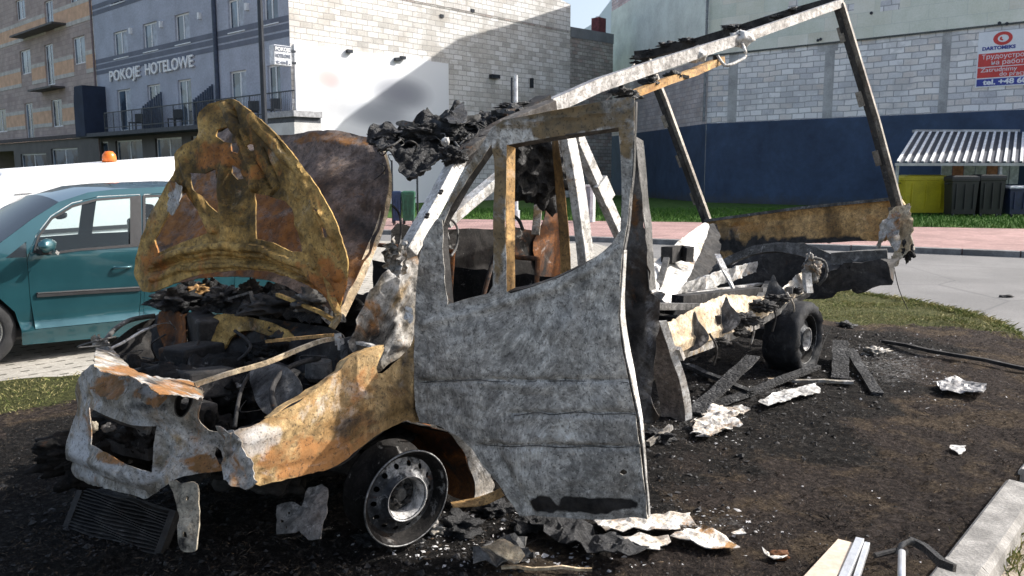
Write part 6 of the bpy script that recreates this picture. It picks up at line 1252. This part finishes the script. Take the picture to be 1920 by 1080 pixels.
board('charred_board',(1285,684),(1408,735),.06,.03,B_wood,'charred board crossing under the wide leaning one','board',G,.05,.03)
board('charred_board',(1592,655),(1645,738),.085,.025,B_wood,'short charred board lying slanted right of the upright one','board',G,.08,.02)
board('charred_board',(1575,712),(1576,640),.13,.03,B_wood,'short charred board propped upright just right of the rear wheel','board',G,.0,.12)
board('scorched_pole',(1655,640),(1960,698),.035,.03,B_dark,'long thin black pole lying across the burnt verge at the right','pole',None,.03,.03,.1)
board('pale_lath',(1440,712),(1600,716),.04,.02,B_front,'pale narrow lath lying in front of the upright charred board','lath',None,.03,.03,.2)
def sheet_thing(name,outl,lab,cat,mat,up=.03,dent=.03,dsc=7,jag=.008,tilt=0,step=.026,group=None,stains=(),solid=.004):
    g=[gp(x,y,up) for x,y in outl]; c=sum(g,Vector())/len(g); base=hgt(c.x,c.y)+up
    S_=lambda u,v: Vector((c.x+u,c.y+v,base+tilt*v))
    uv=[(p.x-c.x,p.y-c.y) for p in g]
    a=sum(uv[i][0]*uv[(i+1)%len(uv)][1]-uv[(i+1)%len(uv)][0]*uv[i][1] for i in range(len(uv)))
    o=panel(name,uv,S_,(0,0),mat,None,uvspace=True,dent=dent,dsc=dsc,jag=jag,step=step,thick=solid,stains=stains,center=True,curve=1,flat=True,disp=lambda u,v,p: .5*dent)
    return tag(o,lab,cat,group)
B_foam=burnt('scorched insulation board',[(.42,.34,.26),(.60,.55,.48),(.70,.68,.65),(.48,.34,.22)],rust=.25,ash=.15,char=.38,rc=((.50,.27,.12),(.32,.18,.07)),ac=(.82,.82,.81),scale=6,bump=.6)
sheet_thing('metal_scrap',[(1420,755),(1455,735),(1530,718),(1540,730),(1490,745),(1440,760)],'long white sheet scrap in front of the rear wheel','scrap',B_white,.03,.02)
sheet_thing('metal_scrap',[(1300,790),(1330,765),(1370,758),(1405,770),(1372,785),(1390,800),(1350,812),(1320,822),(1300,815)],'crumpled white scrap at the foot of the pale hoop','scrap',B_foam,.03,.035,7,.03)
sheet_thing('metal_scrap',[(1755,722),(1790,712),(1850,730),(1845,742),(1800,738),(1765,732)],'flat white scrap lying alone on the burnt verge at the right','scrap',B_rail,.03,.03)
sheet_thing('metal_scrap',[(1780,840),(1790,836),(1812,838),(1800,852)],'small white triangular scrap on the scorched grass near the kerb','scrap',B_white,.02,.01)
G2='scorched insulation pieces below the open door'
sheet_thing('insulation_piece',[(1105,975),(1160,968),(1230,975),(1290,972),(1300,990),(1260,1000),(1200,998),(1150,1002),(1125,992)],'longest scorched insulation piece right under the open door','insulation',B_foam,.03,.02,8,.02,group=G2)
sheet_thing('insulation_piece',[(1170,1010),(1200,998),(1250,1005),(1260,1018),(1215,1034),(1185,1028)],'white insulation piece nearest the picture bottom, left of the burnt tipped one','insulation',B_foam,.03,.016,8,.018,group=G2)
sheet_thing('insulation_piece',[(1265,1000),(1320,992),(1360,1010),(1382,1026),(1340,1030),(1290,1022),(1258,1012)],'white insulation piece with burnt orange tips, rightmost under the door','insulation',B_foam,.03,.02,8,.018,group=G2,stains=[(1,1370,1022,16,10,1),(1,1330,998,16,8,.8)])
sheet_thing('insulation_piece',[(1370,998),(1392,990),(1396,1002),(1380,1006)],'tiny pale insulation crumb right of the burnt tipped piece','insulation',B_foam,.02,.02,group=G2)
for o_,l in (([(980,975),(1040,968),(1090,975),(1130,1000),(1190,1030),(1215,1052),(1180,1058),(1120,1040),(1060,1030),(1010,1000)],'folded black strip of melted sheet running out from under the open door'),([(880,1040),(930,1020),(985,1028),(990,1050),(930,1060),(890,1058)],'dull blue grey folded sheet at the picture bottom below the wheel')):
    sheet_thing('melted_sheet',o_,l,'sheet',B_char if 'black' in l else B_steel,.04,.05,6,.015)
sheet_thing('scrap_plate',[(905,1032),(945,1022),(985,1040),(975,1052),(935,1048)],'pale scrap plate lying on the dull folded sheet at the picture bottom','scrap',B_tan,.09,.02)
board('thin_rod',(940,1064),(1110,1066),.012,.012,B_tan,'thin pale rod lying at the bottom of the picture','rod',None,.02,.03)
# radiator dropped under the nose
ra,rb,rc_=gp(128,990,.0),gp(300,1040,.0),None
e1_=(rb-ra); L=e1_.length; top=at(165,908,depth(ra)-.02); RAD=empty('radiator',ra,0,'black finned radiator dropped on the ground under the front bumper','radiator')
tl=at(160,908,depth(ra)+.10); tr=at(328,962,depth(rb)+.10)
core=MB(); n=14
for i in range(n):
    t=(i+.5)/n; a=ra.lerp(tl,t); b=rb.lerp(tr,t); k=8; pts=[a.lerp(b,j/k)+Vector((0,-.006*math.sin(j+i),.004*math.sin(j*1.7+i))) for j in range(k+1)]; core.beam(pts,.035,.0035 if 0 else .005,up=(0,.2,1))
core.build('fins',B_dark,RAD)
back=MB(); back.add([ra+Vector((0,.02,0)),rb+Vector((0,.02,0)),tr+Vector((0,.02,0)),tl+Vector((0,.02,0))],[(0,1,2,3)]); back.build('core',B_dark,RAD,solid=.01)
for a,b in ((ra,tl),(rb,tr)): m=MB(); m.beam([a,b],.03,.045); m.build('side_tank',B_dark,RAD)
for i,(x,y,d) in enumerate(((232,1008,None),(242,935,None))):
    p=at(x,y,depth(ra)-.03 if i==0 else depth(ra)+.06); lump('melted_blob',p,(.03,.02,.022),B_front,RAD,amp=.6,sub=3,seed=i)
# slag lumps round the front wheel
for i,(x,y,a,mt,l) in enumerate(((700,1012,.05,B_char,'black slag lump touching the bottom left of the bare rim'),(815,990,.035,B_front,'pale grey slag lump at the foot of the bare rim'),(860,985,.07,B_char,'rounded black slag heap right of the bare rim'),(930,955,.06,B_char,'black slag heap under the open door hinge side'),(905,930,.045,B_front,'grey crumbled slag at the base of the wheel arch'),(1000,985,.06,B_char,'black slag heap under the front lower corner of the open door'),(1235,820,.06,B_char,'black slag heap below the dark rear lining'),(1640,660,.07,B_front,'grey slag heap behind the short charred boards'),(1585,612,.07,B_char,'black slag heap at the grass edge behind the rear wheel'))):
    p=gp(x,y,a*.2); o=lump('slag_lump',p,(a*1.4,a*1.1,a*.7),mt,None,amp=.8,sc=4,sub=4,seed=130+i,center=True); tag(o,l,'slag','slag lumps around the wreck')
o=lump('rubber_scrap',gp(1885,556,.02) if False else gnd(1886,556,-.06),(.11,.04,.025),B_dark,None,amp=.5,sub=3,seed=5,center=True); tag(o,'small dark scrap lying on the asphalt at the right','scrap')
# bottom right: bundle of aluminium profiles
M_alu=plain('brushed aluminium',(.62,.63,.65),.35,.6,.08,8); M_beige=plain('beige coated board',(.52,.42,.33),.7,0,.1,4)
def bundle(name,a,b,w,th,z,mat): pa,pb=gp(*a,z),gp(*b,z); m=MB(); m.beam([pa,pb],w,th); return pa,pb,m
PB=empty('profile_bundle',gp(1590,1075),0,'bundle of a beige board and bright aluminium profiles at the bottom edge','profiles')
for nm,a,b,w,th,z,mt in (('beige_board',(1500,1130),(1594,1022),.105,.03,.05,M_beige),('aluminium_profile',(1560,1140),(1612,1018),.035,.05,.05,M_alu),('aluminium_profile',(1588,1140),(1626,1022),.022,.03,.05,M_alu),('dark_insert',(1535,1130),(1601,1024),.02,.03,.03,B_dark)):
    pa,pb,m=bundle(nm,a,b,w,th,z,mt); m.build(nm,mt,PB,bevel=.002)
TR=empty('folded_stand',gp(1690,1060),0,'burnt folding stand with a bright tube and black bent arm beside the kerb','stand')
m=MB(); m.tube([gp(1690,1120,.1),at(1691,1035,3.3)],.014,12); m.build('tube',M_alu,TR,smooth=True)
m=MB(); m.tube([at(1684,1040,3.32),at(1690,1022,3.33),at(1708,1014,3.34),at(1722,1018,3.33)],.011,8); m.build('clamp',B_steel,TR,smooth=True)
m=MB(); m.beam([at(1705,1012,3.36),at(1735,1028,3.3),at(1765,1055,3.2),at(1790,1066,3.15)],.02,.03,wob=.3); m.build('bent_arm',B_char,TR)
m=MB(); m.tube([gp(1640,1042,.04),gp(1680,1032,.05),gp(1700,1036,.06)],.012); m.build('burnt_leg',B_dark,TR)
p=gp(1462,1040,.02); o=lump('burnt_can',p,(.05,.03,.02),B_rustd,None,amp=.5,sub=3,center=True); tag(o,'small rusty crushed scrap on the burnt soil near the bottom edge','scrap')
sheet_thing('scrap_flake',[(1425,1038),(1450,1044),(1470,1036),(1478,1046),(1450,1052)],'pale curled flake beside the rusty crushed scrap','scrap',B_foam,.02,.02)
